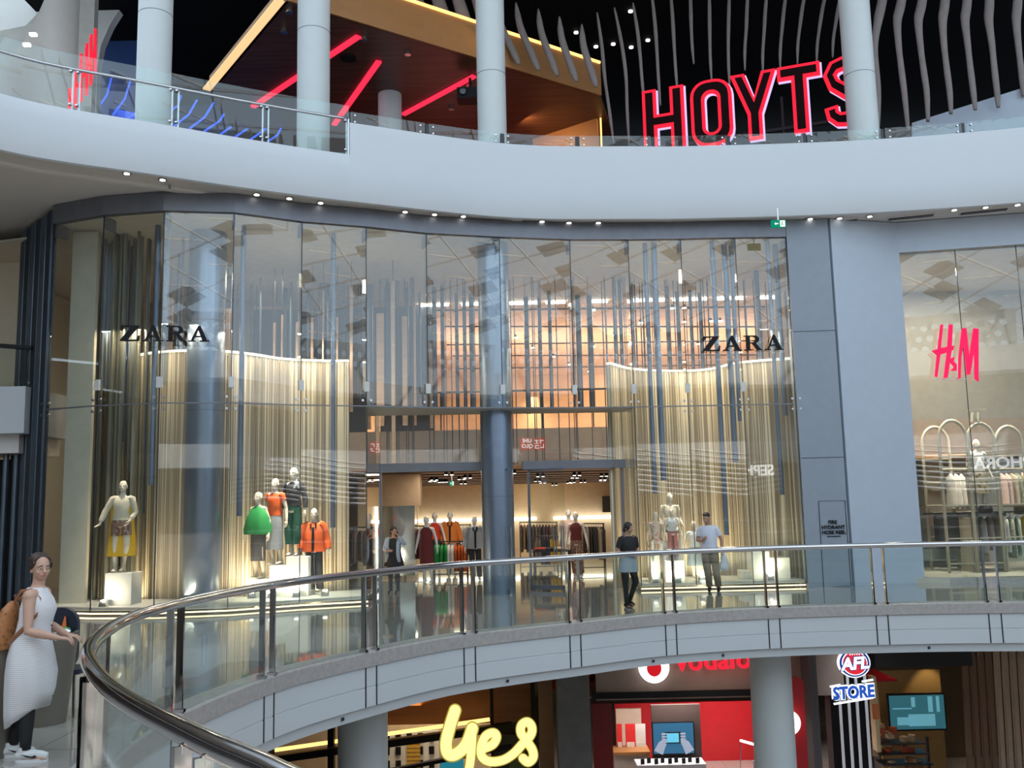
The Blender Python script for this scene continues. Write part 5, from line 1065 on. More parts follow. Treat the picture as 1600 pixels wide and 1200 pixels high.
# ---- woman with denim sleeves in the entrance, hand to her head
w4 = empty('person', (0, 0, 0), 'woman in black dress with pale denim sleeves, hand raised to hair in the left entrance', 'person')
P = dict(head=(R_(35), R_(6), 0), fat=1.08, elbowL=(.30, -.06, 1.26), wristL=(.14, -.08, 1.47), hdL=V((-.5, .2, .8)), pnL=V((-1, 0, 0)), thL=V((0, -1, 0)), elbowR=(-.27, .0, 1.12), wristR=(-.12, -.20, 1.10), hdR=V((1, -.3, 0)), pnR=V((0, 1, 0)), thR=V((0, 0, 1)))
mb, J = body_mb(P); HP, HM, T = J['HP'], J['M'], J['T']; mb.build('body', skin2, w4, remesh=.010)
h = MB(); h.ell(HP(0, .02, .18), (.086, .098, .10), 20, 14, HM); h.tube([HP(.05, .05, .18), HP(.08, .03, .08), HP(.07, .02, -.02)], [.05, .045, .03], 12); h.tube([HP(-.05, .06, .18), HP(-.06, .06, .05)], [.05, .035], 12); h.build('hair', hairb, w4, remesh=.010)
b = MB().loft([(0, 0, 1.44, .08, .065), (0, 0, 1.40, .15, .10), (0, -.005, 1.30, .185, .135), (0, 0, 1.12, .18, .14), (0, 0, .95, .215, .16, .5), (0, 0, .70, .27, .20, 1)], fold=.05, cap=(False, False)); b.build('black_dress', mat('top_black', (.01, .01, .011), .8), w4, smooth=True, angle=180)
b = MB(); sleeve(b, J, 'L', .075, .058, 1, .9); sleeve(b, J, 'R', .075, .058, 1, .9)
for s_ in (-1, 1): b.tube([V((s_*.14, -.05, 1.42)), V((s_*.15, -.12, 1.28)), V((s_*.15, -.13, 1.0)), V((s_*.17, -.12, .8))], [(.04, .015), (.05, .02), (.05, .02), (.05, .02)], 10)
b.build('denim_shirt', mat('denim_pale', (.30, .36, .45), .8), w4, smooth=True, angle=180)
b = MB(); trouser(b, J, .10, .05, .97); b.build('leggings', mat('legging_black', (.012, .012, .014), .7), w4, smooth=True, angle=180)
for sd_ in 'LR':
    A = J['ankle'+sd_]; MB().tube([A+V((0, .06, -.045)), A+V((0, 0, -.03)), A+V((0, -.10, -.05)), A+V((0, -.19, -.06))], [(.035, .04), (.046, .05), (.046, .036), (.03, .024)], 12, up=(1, 0, 0)).build('shoe', black, w4, smooth=True)
c = atz(616, 926, 0); finish(w4, c.x, c.y, 0, R_(-10), .90)

# ---- mannequins
MEM = {}
def mannequin(px, Y, z, rz, s_, label, pose='stand', outfit=(), skinm=mann, part_of='mannequins', head=True, base=True):
    root = empty('mannequin', (0, 0, 0), label, 'mannequin')
    PO = {'stand': dict(elbowL=(.25, .03, 1.12), wristL=(.30, -.04, .88), elbowR=(-.24, .03, 1.12), wristR=(-.27, -.06, .88), kneeR=(-.08, -.03, .49), ankleR=(-.05, .02, .09), kneeL=(.10, -.02, .49), ankleL=(.12, .04, .09)),
          'reach': dict(lean=(.03, 0), elbowL=(.24, .05, 1.13), wristL=(.16, -.08, .96), elbowR=(-.30, .0, 1.13), wristR=(-.38, -.05, .90), hdR=V((-1, 0, -.4)), kneeL=(.12, -.05, .50), ankleL=(.04, .06, .10)),
          'sit': dict(elbowL=(.24, .03, 1.12), wristL=(.26, -.16, .95), elbowR=(-.24, .03, 1.12), wristR=(-.26, -.16, .95), kneeL=(.13, -.40, .80), ankleL=(.13, -.46, .38), kneeR=(-.12, -.40, .84), ankleR=(-.10, -.44, .42))}[pose]
    PO = dict(PO); PO['fat'] = .86; PO['head'] = (0, 0, 0); key = (pose,)
    if key not in MEM:
        mb, J = body_mb(PO); o = mb.build('body', mann, root, remesh=.013); MEM[key] = (o.data, J)
    else:
        o = bpy.data.objects.new('body', MEM[key][0]); COL.objects.link(o); o.parent = root
    if skinm is not mann: o.data = o.data.copy(); o.data.materials.clear(); o.data.materials.append(skinm)
    J = MEM[key][1]
    for it in outfit:
        kind, m = it[0], it[1]; b = MB()
        if kind == 'top':
            b.loft([(0, 0, 1.44, .075, .065), (0, 0, 1.40, .145, .085), (0, -.01, 1.30, .165, .125), (0, 0, 1.15, .140, .105), (0, 0, .98, .165, .118, .5)], fold=.03, cap=(False, False))
            if len(it) > 2: sleeve(b, J, 'L', .062, .055, *it[2]); sleeve(b, J, 'R', .062, .055, *it[2])
        elif kind == 'jacket':
            b.loft([(0, .01, 1.45, .085, .075), (0, 0, 1.41, .17, .10), (0, -.01, 1.28, .20, .15, .3), (0, 0, 1.08, .205, .16, .6), (0, 0, .86, .235, .18, 1)], fold=.05, cap=(False, False)); sleeve(b, J, 'L', .085, .078, 1, .85); sleeve(b, J, 'R', .085, .078, 1, .85)
            b2 = MB(); b2.box((0, -.165, 1.10), (.05, .03, .5)); b2.box((-.05, -.13, 1.38), (.03, .05, .10)); b2.box((.05, -.13, 1.38), (.03, .05, .10)); b2.build('jacket_trim', black, root)
        elif kind == 'cape':
            b.loft([(0, 0, 1.44, .08, .07), (0, 0, 1.38, .19, .12), (0, 0, 1.20, .27, .18, .5), (0, 0, .98, .32, .22, 1), (0, 0, .88, .31, .21, 1)], fold=.06, cap=(False, False), k=7)
        elif kind == 'skirt':
            z1 = it[2] if len(it) > 2 else .60; fl2 = it[3] if len(it) > 3 else .05
            b.loft([(0, 0, 1.06, .125, .095), (0, 0, .95, .165, .12, .3), (0, 0, (z1+.95)/2, .175+fl2/2, .13+fl2/2, .7), (0, 0, z1, .18+fl2, .135+fl2, 1)], fold=.07, cap=(False, False), k=8)
        elif kind == 'trousers':
            trouser(b, J, .090, it[2] if len(it) > 2 else .07, it[3] if len(it) > 3 else .93); b.loft([(0, 0, 1.04, .125, .095), (0, 0, .95, .155, .112), (0, 0, .88, .165, .115)], cap=(False, False))
        elif kind == 'shorts':
            for sd_, sg in (('L', 1), ('R', -1)): H0, K = J['hip'+sd_], J['knee'+sd_]; b.tube([H0+V((0, 0, .05)), H0.lerp(K, .25), H0.lerp(K, .5)], [.095, .098, .095], 16, ends=False)
            b.loft([(0, 0, 1.04, .128, .098), (0, 0, .95, .162, .118), (0, 0, .86, .17, .12)], cap=(False, False))
        elif kind == 'coat':
            b.loft([(0, .03, 1.44, .10, .06), (0, .03, 1.36, .20, .09), (0, .05, 1.1, .20, .10, .4), (0, .07, .7, .24, .12, .8), (0, .08, .30, .27, .14, 1)], fold=.06, cap=(False, False))
        b.build({'top': 'top', 'jacket': 'jacket', 'cape': 'cape', 'skirt': 'skirt', 'trousers': 'trousers', 'shorts': 'shorts', 'coat': 'coat'}[kind], m, root, smooth=True, angle=180)
    c = at(px, 800, Y) if not isinstance(px, V) else px; finish(root, c.x, Y, z, rz, s_); return root
def clm(name, col, **k): return mat(name, col, .8, **k)
gr_c = clm('fabric_green', (.02, .30, .07)); or_c = clm('fabric_orange', (.85, .13, .02)); bk_c = clm('fabric_black', (.02, .02, .025)); sv_c = clm('fabric_silver', (.32, .33, .35)); dg_c = clm('fabric_bottle_green', (.01, .09, .055)); cr_c = clm('fabric_cream', (.75, .66, .50)); ye_c = clm('fabric_yellow', (.75, .45, .03)); br_c = clm('fabric_brown_print', (.20, .11, .08), kind='spots', scale=20, col2=(.5, .4, .35)); wh_c = clm('fabric_white', (.78, .76, .72)); pk_c = clm('fabric_dusty_rose', (.45, .16, .14)); fl_c = clm('fabric_floral', (.75, .60, .48), kind='spots', scale=14, col2=(.75, .12, .05)); dn_c = clm('fabric_grey_denim', (.30, .33, .36)); re_c = clm('fabric_red', (.55, .04, .02)); mr_c = clm('fabric_maroon', (.14, .02, .025)); ca_c = clm('fabric_camo', (.28, .24, .16), kind='spots', scale=9, col2=(.08, .08, .05)); ru_c = clm('fabric_rust', (.60, .12, .02)); pp_c = clm('fabric_pale_pink', (.68, .52, .48))
blockm = mat('display_block_white', (.82, .78, .70), .5, var=.01)
def block(px0, px1, pyt, pyb, Y, label, dp=.7, z0=.16):
    a, b_ = at(px0, pyt, Y), at(px1, pyt, Y); o = MB().box(((a.x+b_.x)/2, Y+dp/2, (a.z+z0)/2), (b_.x-a.x, dp, a.z-z0)).build('display_block', blockm, bevel=.008); tag(o, label, 'display block'); return a.z
z_a = block(164, 206, 896, 958, 19.25, 'single white display block carrying the mannequin in cream jacket', .55)
mannequin(190, 19.5, z_a, R_(12), 1.09, 'mannequin in open cream jacket and printed shorts on single white block', 'reach', (('coat', ye_c), ('top', cr_c, (1, .7)), ('shorts', br_c)))
zb1 = block(391, 421, 906, 948, 20.35, 'lowest step of the white stepped display block', .75)
zb2 = block(421, 447, 884, 948, 20.35, 'middle step of the white stepped display block', .75)
zb3 = block(447, 482, 870, 948, 20.35, 'highest step of the white stepped display block', .75)
mannequin(404, 20.7, zb1, R_(-25), 1.09, 'mannequin in green cape and dark skirt on the lowest white step', 'stand', (('cape', gr_c), ('skirt', clm('fabric_charcoal', (.10, .09, .09)), .35, -.02)))
mannequin(430, 20.75, zb2, R_(-20), 1.09, 'mannequin in orange vest over silver skirt on the middle white step', 'stand', (('skirt', sv_c, .30, .0), ('top', or_c, (.35,))))
mannequin(459, 20.75, zb3, R_(-22), 1.12, 'mannequin in black top and bottle green trousers on the highest white step', 'stand', (('top', bk_c, (1, .8)), ('trousers', dg_c, .11, .62)))
mannequin(491, 20.7, .16, R_(4), 1.08, 'mannequin in big orange jacket and black trousers standing beside the white steps', 'stand', (('jacket', or_c), ('trousers', bk_c, .08)))
zc1 = block(1016, 1036, 861, 912, 21.95, 'low left step of white child display block', .5)
zc2 = block(1034, 1066, 845, 912, 22.0, 'tall middle part of white child display block', .5)
zc0 = block(1040, 1069, 876, 912, 21.75, 'front step of white child display block', .3)
mannequin(1024, 22.2, zc1-.52, R_(-10), .82, 'seated child mannequin in flower dress on the left of the child blocks', 'sit', (('top', fl_c), ('skirt', fl_c, .72, .06)))
mannequin(1047, 22.35, zc2-.58, R_(5), .98, 'seated mannequin in cream vest above the other child mannequins', 'sit', (('top', cr_c, (.45,)), ('shorts', clm('fabric_mustard', (.50, .33, .10)))))
mannequin(1049, 21.9, zc0, R_(0), .68, 'child mannequin in white shirt and rose trousers on front step', 'stand', (('top', wh_c, (.5,)), ('trousers', pk_c, .075)))
mannequin(1083, 21.95, .16, R_(-8), .80, 'child mannequin in white printed top and grey skirt standing on the platform', 'stand', (('top', wh_c, (.5,)), ('skirt', dn_c, .45, .06)))
for i, (a_, b_, t_, lb) in enumerate([(1174, 1202, 862, 'tall white block in the right end of child display'), (1196, 1234, 872, 'glowing low white block beside the grey panel wall'), (1160, 1182, 892, 'lowest white block in the right end of child display')]): block(a_, b_, t_, 912, 21.9+.1*i, lb, .5)
for i, (x, Y) in enumerate([(160, 19.0), (392, 20.1), (422, 20.05), (462, 20.1), (507, 20.2), (1060, 21.62), (1098, 21.62), (1025, 21.62), (1206, 21.66)]):
    c = at(x, 930, Y); u_ = empty('floor_uplight', (c.x, Y, .16), 'small grey wedge uplight on the display platform', 'uplight', 'wedge uplights on the display platforms')
    MB().prism([[(-.08, 0), (.08, 0), (.06, .14), (-.04, .14)]], (c.x, Y, .16), (1, 0, 0), (0, 0, 1), (0, -1, 0), .12).build('housing', satin, u_); area('uplight_lamp', (c.x, Y-.12, .32), .10, 6.5, (1, .88, .68), (c.x+.1, Y+.5, .75))

# ---- clothes rails inside the shop
def garment_mb(wd=.42, h=.62, th=.05, fl=.1, k=4, ph=0):
    b = MB(); rows = [(0, .05), (-.03, .32), (-.10, .92), (-.3*h, .94), (-.65*h, 1+fl*.5), (-h, 1+fl)]
    R2 = [(0, 0, z, th*(.6 if i < 2 else 1), wd/2*s_, min(1, i*.3)) for i, (z, s_) in enumerate(rows)]; b.loft(R2, 24, fold=.10, k=k, ph=ph, cap=(True, False)); return b
G = {}
def garment(x, y, z, m, label, grp, wd=.42, h=.62, rz=R_(90)):
    key = (m.name, wd, h)
    if key not in G:
        r = empty('garment', (0, 0, 0)); G[key] = r
        garment_mb(wd, h, ph=len(G)).build('cloth', m, r, smooth=True, angle=180); MB().tube([V((0, 0, 0)), V((0, 0, .05)), V((0, .02, .075)), V((0, .0, .09))], .005, 6).build('hanger_hook', satin, r)
        o = r
    else: o = copy_tree(G[key])
    o.location = (x, y, z); o.rotation_euler = (0, 0, rz); tag(o, label, 'garment', grp); return o
def rail(px0, px1, pyt, Y, label, z0=0, legs=True, two=None):
    a, b_ = at(px0, pyt, Y), at(px1, pyt, Y); o = empty('clothes_rail', (a.x, Y, z0), label, 'clothes rail')
    MB().tube([a, b_], .018, 8).build('top_bar', darkm, o); zt = a.z
    for q in (a, b_):
        for dy in (-.22, .22): MB().tube([V((q.x, Y+dy, z0)), V((q.x, Y+dy*.3, zt)), ], .015, 8).build('leg', darkm, o)
    MB().tube([V((a.x, Y, z0+.15)), V((b_.x, Y, z0+.15))], .012, 8).build('lower_bar', darkm, o); return a, b_
def fill(a, b_, Y, specs, where):
    n = len(specs)
    for i, sp_ in enumerate(specs):
        m, nm, wd, h = sp_; t = (i+.5)/n
        garment(lerp(a.x, b_.x, t), Y, lerp(a.z, b_.z, t)-.09, m, nm+' '+where, nm+' '+where, wd, h, R_(random.uniform(-14, 14)))
dk = [(bk_c, 'black garment', .45, .9), (mr_c, 'maroon garment', .42, .85), (clm('fabric_dark_print', (.08, .06, .05), kind='spots', scale=30, col2=(.3, .25, .2)), 'dark printed garment', .42, .95), (clm('fabric_plum', (.10, .05, .07)), 'plum garment', .42, .8), (clm('fabric_taupe', (.28, .22, .18)), 'taupe garment', .42, .85)]
def mix(n, lst): return [random.choice(lst) for _ in range(n)]
a, b_ = rail(632, 662, 822, 27.5, 'clothes rail of dark prints by the wood-topped pier'); fill(a, b_, 27.5, mix(8, dk), 'on the rail by the wood-topped pier')
a, b_ = rail(536, 585, 824, 26, 'clothes rail of dark garments behind glass left of the entrance'); fill(a, b_, 26, mix(12, dk), 'on the rail left of the entrance')
a, b_ = rail(675, 735, 820, 30, 'long back clothes rail behind the left entrance mannequins'); fill(a, b_, 30, mix(13, dk[1:]+[(wh_c, 'white garment', .42, .8)]), 'on the rail behind the entrance mannequins')
a, b_ = rail(678, 730, 846, 26.2, 'low rail with green skirts and orange trousers inside left entrance'); fill(a, b_, 26.2, [(gr_c, 'green skirt', .36, .62)]*4+[(wh_c, 'cream trousers', .36, .8)]*2+[(ru_c, 'rust orange trousers', .36, .72)]*4, 'on the low rail inside left entrance')
a, b_ = rail(812, 870, 816, 33, 'far clothes rail right of the metal column'); fill(a, b_, 33, mix(12, dk+[(wh_c, 'white garment', .42, .8)]), 'on the far rail right of the metal column')
a, b_ = rail(836, 876, 838, 28.5, 'middle rail with yellow skirts right of the metal column'); fill(a, b_, 28.5, [(clm('fabric_taupe', (.28, .22, .18)), 'taupe skirt', .36, .7)]*2+[(bk_c, 'black skirt', .36, .75)]*3+[(ye_c, 'yellow skirt', .36, .75)]*4, 'on the rail right of the metal column')
a, b_ = rail(905, 943, 818, 27.5, 'clothes rail of patterned dresses by the right entrance jamb'); fill(a, b_, 27.5, mix(11, [dk[2], dk[0], dk[4]]), 'on the rail by the right entrance jamb')
a, b_ = at(168, 822, 23.6), at(262, 822, 23.6); tag(MB().tube([a, b_], .03, 8).build('clothes_pole', led_warm), 'warm lit pole with garments behind the cream jacket mannequin', 'pole'); fill(a, b_, 23.6, mix(9, dk), 'hanging behind the cream jacket mannequin')
for px, Y, s_, rz, lb, fit in [(666, 25.2, 1.02, -10, 'mannequin in maroon dress just inside left entrance', (('skirt', mr_c, .35, .0), ('top', mr_c))), (679, 28, 1.06, 5, 'mannequin in red top behind the green skirts', (('top', re_c), ('skirt', bk_c, .6, 0))), (703, 28.2, 1.07, 0, 'mannequin in belted orange jacket behind the rust trousers', (('jacket', clm('fabric_tangerine', (.70, .22, .04))), ('trousers', wh_c, .07))), (741, 25.5, 1.0, 8, 'mannequin in dark grey coat seen through the left glass door', (('jacket', sv_c), ('trousers', bk_c, .07))), (888, 27.2, 1.07, 0, 'mannequin in pale pink top right of the yellow skirts', (('top', pp_c, (.9,)), ('skirt', wh_c, .8, 0))), (899, 25.8, 1.03, -12, 'white mannequin in spotted trousers nearest the right entrance', (('top', mr_c), ('trousers', br_c, .07))), (620, 28, 1.0, 0, 'mannequin in rust dress behind the woman with denim sleeves', (('top', ru_c), ('skirt', ru_c, .5, 0)))]:
    mannequin(px, Y, 0, R_(rz), s_, lb, 'stand', fit, mannw)
tb_ = empty('display_table', (0, 0, 0), 'low dark display table with folded clothes right of the metal column', 'table'); c = at(862, 870, 25.8)
MB().box((c.x, 25.8, .74), (1.05, .6, .04)).build('table_top', darkm, tb_)
for sx_ in (-1, 1):
    for sy_ in (-1, 1): MB().box((c.x+sx_*.48, 25.8+sy_*.26, .36), (.04, .04, .72)).build('leg', darkm, tb_)
for dx, m, nm in ((-.28, re_c, 'red'), (.18, clm('fabric_blush', (.70, .50, .45)), 'blush pink'), (-.05, bk_c, 'black')):
    o = MB().ell((c.x+dx, 25.7, .80), (.22, .16, .05), 14, 8).build('folded_garment', m, smooth=True); tag(o, 'loosely folded '+nm+' garment on the low dark table', 'garment')

# ---- corner shop with arches
lm = mat('arch_frame', (.74, .66, .50), .4, .3)
for px, Y, wd, zt, lb in ((1498, 23.0, 44, 657, 'front pale metal arch frame nearest the script letters'), (1470, 24.4, 42, 667, 'rear pale metal arch frame at the left of the corner shop'), (1542, 23.0, 42, 661, 'pale metal arch frame holding the mannequin in white top'), (1586, 23.2, 42, 666, 'pale metal arch frame cut by the picture edge')):
    x0, x1 = px-wd/2, px+wd/2; a, b_ = at(x0, 800, Y), at(x1, 800, Y); zt_ = at(px, zt, Y).z; r = (b_.x-a.x)/2; cx_ = (a.x+b_.x)/2
    ar = empty('arch_frame', (cx_, Y, .12), lb, 'display frame')
    for dy in (0,):
        pts = [V((a.x, Y+dy, .12)), V((a.x, Y+dy, zt_-r*1.3))]+[V((cx_-r*math.cos(t), Y+dy, zt_-r*1.3+r*1.3*math.sin(t))) for t in [math.pi*i/14 for i in range(1, 14)]]+[V((b_.x, Y+dy, zt_-r*1.3)), V((b_.x, Y+dy, .12))]
        MB().tube(pts, .042, 8, up=(0, 1, 0)).build('arch', lm, ar, smooth=True, angle=180)
    for z in (.35, .95, 1.75, 2.35, 2.95):
        if z < zt_-r: MB().bar((a.x, Y, z), (b_.x, Y, z), .03, .03).build('cross_bar', lm, ar)
mannequin(1534, 23.4, 1.55, R_(10), 1.06, 'mannequin in white top and camouflage skirt high in the corner shop window', 'stand', (('top', wh_c, (.6,)), ('skirt', ca_c, .45, .06)))
dsx = at(1532, 800, 23.4).x; o = empty('display_shelf', (dsx, 23.4, .12), 'dark shelf on pale posts carrying the mannequin in camouflage skirt', 'shelf')
MB().box((dsx, 23.4, 1.51), (.9, .7, .08)).build('shelf_board', darkm, o)
for x in (-.42, .42): MB().box((dsx+x, 23.4, .80), (.04, .6, 1.36)).build('shelf_post', lm, o)
a, b_ = at(1448, 806, 23.7), at(1600, 790, 23.7)
sh2 = empty('display_shelf', (a.x, 23.7, .12), 'long dark shelf across the corner shop with clothes rails below', 'shelf')
MB().bar((a.x, 23.9, 1.72), (16, 23.6, 1.72), .5, .06).build('shelf_board', mat('shelf_bronze', (.22, .18, .12), .5), sh2); MB().bar((a.x, 23.9, 1.55), (16, 23.6, 1.55), .04, .04).build('rail_bar', darkm, sh2)
pastel = [(wh_c, 'white blouse', .45, .9), (pp_c, 'pale pink blouse', .45, .85), (clm('fabric_mint', (.45, .52, .46)), 'mint dress', .42, 1.0), (clm('fabric_sand', (.58, .50, .38)), 'sand shirt', .45, .85), (clm('fabric_sage_print', (.35, .38, .28), kind='spots', scale=16, col2=(.7, .68, .6)), 'sage printed dress', .42, 1.05)]
fill(V((a.x+.9, 0, 1.55)), V((a.x+4.2, 0, 1.55)), 23.7, [pastel[1], pastel[1], pastel[0], pastel[1], pastel[2], pastel[0], pastel[4], pastel[2], (ye_c, 'yellow dress', .42, 1.0), (ye_c, 'yellow dress', .42, 1.0), pastel[0], pastel[2], pastel[4], pastel[0], pastel[3], pastel[3], pastel[1], pastel[3]], 'below the corner shop shelf')
tag(MB().box((a.x+.6, 23.8, 1.1), (.7, .3, .85)).build('dark_garment_stack', bk_c, bevel=.05), 'dark bundle of clothes at the left end of corner shop rail', 'clothes')
fill(at(1480, 735, 24.3), at(1505, 735, 24.3), 24.3, [pastel[0]]*3, 'on the upper rail by the rear arch')
fill(at(1560, 735, 24.0), at(1600, 733, 24.0), 24.0, [pastel[1], pastel[1], pastel[3], pastel[4], pastel[3]], 'on the upper rail right of white top')
o = tag(MB().tube([at(1470, 733, 24.3), at(1525, 733, 24.3)], .02, 8).build('hanging_rail', lm), 'upper hanging rail by the rear arch in the corner shop', 'rail')
o = tag(MB().tube([at(1552, 733, 24.0), at(1640, 731, 24.0)], .02, 8).build('hanging_rail', lm), 'upper hanging rail right of the mannequin in white top', 'rail')
o = tag(MB().box(at(1480, 765, 25.2), (1.2, .1, 1.9)).build('lit_shelf_panel', mat('lit_shelf', (.78, .62, .45), .5)), 'warm lit shelf panel behind the rear arch in the corner shop', 'panel')
for z in (.3, .9, 1.4): tag(MB().box(at(1480, 765, 25.1)+V((0, -.2, z-.9)), (1.2, .4, .04)).build('wall_shelf', lm), 'pale shelf on the warm lit panel behind the rear arch', 'shelf', 'pale shelves on the lit panel')
o = tag(MB().ell(at(1540, 796, 23.3), (.18, .12, .14), 12, 8).build('black_handbag', bk_c, smooth=True), 'black handbag on the long shelf below the camouflage skirt', 'bag')
tl2 = empty('track_light', at(1525, 650, 23), 'pair of pale cylinder spotlights hung above the arch frames', 'track light')
for x in (1521, 1530): c = at(x, 652, 23); MB().tube([c+V((0, 0, .12)), c+V((-.04, 0, -.12))], .05, 10).build('spotlight_head', lm, tl2)
MB().bar(at(1510, 641, 23), at(1540, 639, 23), .03, .03).build('track', lm, tl2)
# red script letters on the corner shop glass
hm = empty('script_sign', at(1495, 552, 21.9), 'red hand-drawn capital letters on the corner shop window', 'sign'); hmr = emi('script_red', (1, .02, .12), .95)
on = h1+Vector((0, -.04)); hn = Vector((tt.y, -tt.x))
def onh(px, py):
    d = ray(px, py); s_ = on.dot(hn)/(d.x*hn.x+d.y*hn.y); return EYE+d*s_
def blade(pts, name):
    W_ = [onh(x, y) for x, y in pts]; b = MB(); O = W_[0]; u = Vector((tt.x, tt.y, 0)); n = Vector((hn.x, hn.y, 0))
    b.prism([[((p-O).dot(u), p.z-O.z) for p in W_]], O+n*.12, u, (0, 0, 1), n, .07); b.build(name, hmr, hm)
blade([(1468, 509), (1472, 508), (1468, 552), (1463, 590), (1459, 589), (1463, 552)], 'letter'); blade([(1481, 508), (1487, 509), (1485, 550), (1479, 591), (1473, 591), (1478, 552)], 'letter'); blade([(1455, 549), (1468, 545), (1489, 541), (1488, 548), (1474, 553), (1463, 556)], 'letter')
blade([(1485, 560), (1490, 559), (1488, 566), (1493, 570), (1493, 580), (1484, 580), (1489, 574), (1482, 566)], 'letter')
blade([(1501, 516), (1508, 514), (1500, 560), (1499, 592), (1496, 592), (1496, 560)], 'letter'); blade([(1502, 514), (1508, 514), (1514, 570), (1509, 588)], 'letter'); blade([(1519, 514), (1526, 515), (1514, 586), (1509, 586)], 'letter'); blade([(1520, 515), (1527, 515), (1527, 597), (1521, 592)], 'letter')
MB().bar(onh(1462, 592), onh(1510, 592), .02, .02).build('mounting_bar', satin, hm)
# goods sign post posters etc on the lower left wall of the wide display
o = tag(MB().box(at(318, 868, 21.6), (.62, .3, .03)).build('display_shelf', mat('grey_shelf', (.4, .42, .44), .4)), 'small grey shelf with propped cards behind the lettering column', 'shelf')

# ================================================================== THE REST OF THE ATRIUM (seen mirrored in the glass)
st(MB().box((0, -9.1, 2.0), (64, .2, 4.2)).build('wall_near_side', mat('near_wall', (.28, .27, .26), .6)))
st(MB().box((0, -8.2, 4.6), (64, 2.0, 1.1)).build('trim_20', white))
st(MB().box((0, -9.4, 6.8), (64, .2, 3.4)).build('wall_near_upper', mat('near_upper', (.30, .31, .33), .5)))
st(MB().box((0, -8.6, 9.0), (64, 2.2, 1.3)).build('trim_21', white))
st(MB().box((-30, 20, 1.5), (.2, 80, 14)).build('wall_far_left', mat('far_wall', (.32, .32, .32), .7)))
st(MB().box((30, 20, 1.5), (.2, 80, 14)).build('wall_far_right', mat('far_wall', (.32, .32, .32), .7)))
st(MB().box((0, 59, 1.5), (64, .2, 14)).build('wall_far_end', mat('far_wall', (.32, .32, .32), .7)))
st(MB().box((0, -9.3, -3.2), (64, .2, 5)).build('wall_near_lower', mat('near_lower', (.10, .09, .08), .6)))
# white louvre waves on the near side
for i in range(9):
    for sg, x0 in ((0, 17.5), (1, 6)):
        P = [V((x0+j*1.5, -6.85, 2.5+i*.27+.25*math.sin(j*.8+sg))) for j in range(8)]
        tag(MB().tube(cat_rom(P, 4), .075, 6).build('wall_louvre', white, smooth=True), 'white wavy louvre on the opposite shopfront '+('facing the child display' if sg else 'facing the orange and green outfits'), 'louvre', 'white wavy louvres '+('west' if sg else 'east'))
# red fashion sign on the near side, readable from the far side
def near_text(s_, size, m, x, z, parent, bold=.01): return text(s_, size, m, (x, -6.7, z), (-1, 0, 0), (0, 0, 1), (0, 1, 0), parent, bold=bold, depth=.04)
us_ = empty('square_sign', (5.8, -7.15, 5), 'pair of red square signs with white letters on the opposite shop', 'sign')
for dx in (0, 1): MB().box((5.60+dx*.78, -7.15, 5.42), (.66, .06, .66)).build('red_square', emi('square_red', (.8, .01, .02), 2.2), us_)
wsx = emi('square_white', (1, 1, 1), 4)
near_text('UNI', .30, wsx, 5.60, 5.56, us_); near_text('QLO', .30, wsx, 5.60, 5.26, us_)
for z in (.18, .02): MB().box((6.22, -7.1, 5.42+z), (.2, .03, .05)).build('stroke', wsx, us_)
MB().box((6.52, -7.1, 5.60), (.2, .03, .05)).box((6.44, -7.1, 5.53), (.05, .03, .18)).box((6.22, -7.1, 5.53), (.05, .03, .18)).box((6.52, -7.1, 5.20), (.22, .03, .05)).box((6.24, -7.1, 5.32), (.22, .03, .05)).box((6.24, -7.1, 5.16), (.22, .03, .05)).box((6.15, -7.1, 5.24), (.05, .03, .2)).box((6.60, -7.1, 5.28), (.05, .03, .2)).build('stroke', wsx, us_)
for x in (14.4, 24.0):
    o_ = empty('white_lettering', (x, -6.7, 3.5), 'white illuminated capitals over the opposite cosmetics shop', 'sign', 'white capitals on the opposite side'); near_text('SEPHORA', .78, wsx, x, 3.55, o_, .02)
# lattice roof over the atrium
def roofz(y): return 23-.0125*max(0, -8-y)**2*.55-.002*max(0, y)**2
rb = MB(); rp = MB()
xs = [-30+3*i for i in range(21)]; ys = [-42+3*j for j in range(23)]
for j, y in enumerate(ys[:-1]):
    for i, x in enumerate(xs[:-1]):
        q = [V((x, y, roofz(y))), V((x+3, y, roofz(y))), V((x+3, y+3, roofz(y+3))), V((x, y+3, roofz(y+3)))]
        if (i+j) % 2: rb.bar(q[0], q[2], .11, .14)
        else: rb.bar(q[1], q[3], .11, .14)
        if (i+j) % 2 == 0: rb.bar(q[0], q[1], .09, .12)
        m_ = [(q[k]+q[(k+1) % 4])/2 for k in range(4)]; cen_ = (q[0]+q[2])/2
        full = y > -8 and y < 22 and random.random() < (.12 if y < 4 else .45) or (15 <= y < 24 and -12 < x < 3)  # solid panels added to block the sun, with a fixed group shading the woman
        if (y < -8 and (i*2+j) % 5 < 2) or full: rp.add([p+V((0, 0, .1)) for p in (q if full else m_)], [(0, 1, 2, 3)])
st(rb.build('roof', mat('roof_steel', (.8, .8, .8), .5))); st(rp.build('roof_panels_and_sun_blocks', mat('roof_panel_and_sun_block', (.70, .70, .70), .6)))
# perforated white screens below the roof edge
for i in range(6):
    x0 = -24+i*8.5; y0 = -26-2*(i % 2); b = MB()
    holes = []
    for r in range(4):
        for c_ in range(9): cxh, czh = .5+c_*.72+(.36 if r % 2 else 0), .5+r*.75; holes.append([(cxh+.25*math.cos(t), czh+.25*math.sin(t)) for t in [k2*math.tau/8 for k2 in range(8)]])
    b.prism([[(0, 0), (7.4, 0), (7.4, 3.6), (0, 3.6)]]+holes, (x0, y0, 10.6+.5*(i % 3)), (1, 0, 0), (0, .2, 1), (0, 1, 0), .1); o = b.build('perforated_screen', white); tag(o, 'white perforated screen under the opposite roof edge', 'screen', 'perforated screens')

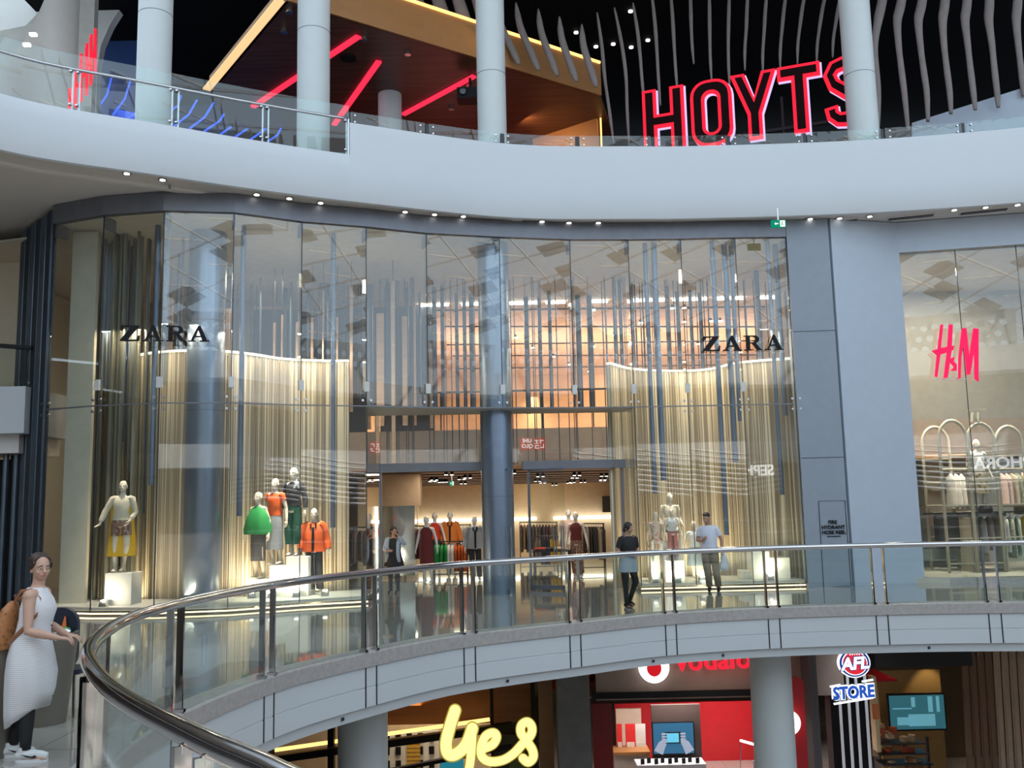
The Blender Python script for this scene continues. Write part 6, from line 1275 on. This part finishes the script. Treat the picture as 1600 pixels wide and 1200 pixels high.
# ================================================================== LAMPS
WARM = (1, .80, .55)
# rim lights washing the rod screens, plus fills added to brighten the lower part
for pl, n in ((dL, 4), (dR, 3)):
    for i in range(n):
        q = pl[int((i+.5)/n*(len(pl)-1))]; area('screen_wash', (q.x, q.y-.45, 6.1), .2, 62, (1, .84, .60), (q.x, q.y, 3.2), 1.6)
        area('screen_low_fill', (q.x, q.y-.35, .22), .12, 34, (1, .80, .50), (q.x, q.y+.2, 2.0), 1.4)
for px, Y, z, pw in ((190, 19.5, 1.9, 260), (435, 20.6, 1.6, 330), (470, 20.6, 1.6, 300), (491, 20.6, 1.3, 150), (1045, 22, 1.3, 380), (1083, 22, 1.0, 160), (1215, 22, .6, 200)):
    c = at(px, 800, Y); spot('display_spot', (c.x+.3, Y-.25-.2, 8.0), (c.x, Y, z*.75), pw*9, 24, (1, .90, .74))
for x in (-2, 1.5, 5):
    for y in (26, 31, 37): area('shop_ceiling_light', (x, y, 2.93), 1.2, 42, (1, .84, .64))
area('shop_back_wash', (1.0, 42.4, 2.9), .4, 90, (1, .78, .48), (1, 44, 1.9), 12)
for x in (-1, 4, 9):
    for y in (30, 35, 40): area('upper_shop_light', (x, y, 8.1), 1.0, 130, (1, .82, .62))
    area('upper_bounce_fill', (x, 34, 4.6), 1.5, 260, (1, .70, .48), (x, 36, 8.2))  # unseen fill added in place of light bounced up to the peach ceiling
area('upper_back_wash', (5, 43.5, 8.0), .4, 300, (1, .70, .42), (5, 45, 5.5), 14)
area('window_ceiling_wash', (-6, 23.5, 7.9), 1.5, 60, WARM); area('window_ceiling_wash', (4, 24, 7.9), 1.5, 60, WARM)
for x in (10.5, 12.5): area('corner_shop_light', (x, 24.0, 7.8), .8, 170, (1, .86, .66)); spot('corner_spot', (x, 22.9, 7.6), (x+.2, 24, 1.2), 1900, 46, (1, .88, .70))
# foyer: amber, red and blue glow
area('canopy_glow', (A1.x+5, A1.y+1.8, ZC+2.0), .4, 45, (1, .5, .15), (A1.x+5, A1.y, ZC+.2), 9)
area('foyer_glow', (-2, 31, 10.2), 2.5, 50, (1, .25, .2), (-1, 30, 14.3))
area('oak_glow', (e0.x-.5, 28.3, 14.1), .5, 50, (1, .55, .22), (e0.x+1.4, 29.5, 11.5))
area('blue_glow', (-12, 27.6, 13.6), 1.0, 60, (.15, .3, 1), (-12.5, 29.8, 11.5), 5)
# lower shops
area('lower_amber', (-2.5, 22.4, -2.3), .3, 36, (1, .52, .16), (-2.5, 23, -1.4), 6); area('lower_shop_light', (-2.5, 25, -1.8), 1.5, 90, (1, .82, .58))
area('red_shop_light', (4, 24.5, -2.68), 1.5, 130, (1, .9, .85)); area('red_shop_light', (5.8, 26, -2.68), 1.0, 170, (1, .9, .85)); area('header_light', (4.4, 20.5, -1.05), .3, 14, (1, .9, .8), (4.4, 21.6, -1.8), 3)
area('store_light', (10, 23.5, -1.3), 1.0, 22, (1, .8, .55))
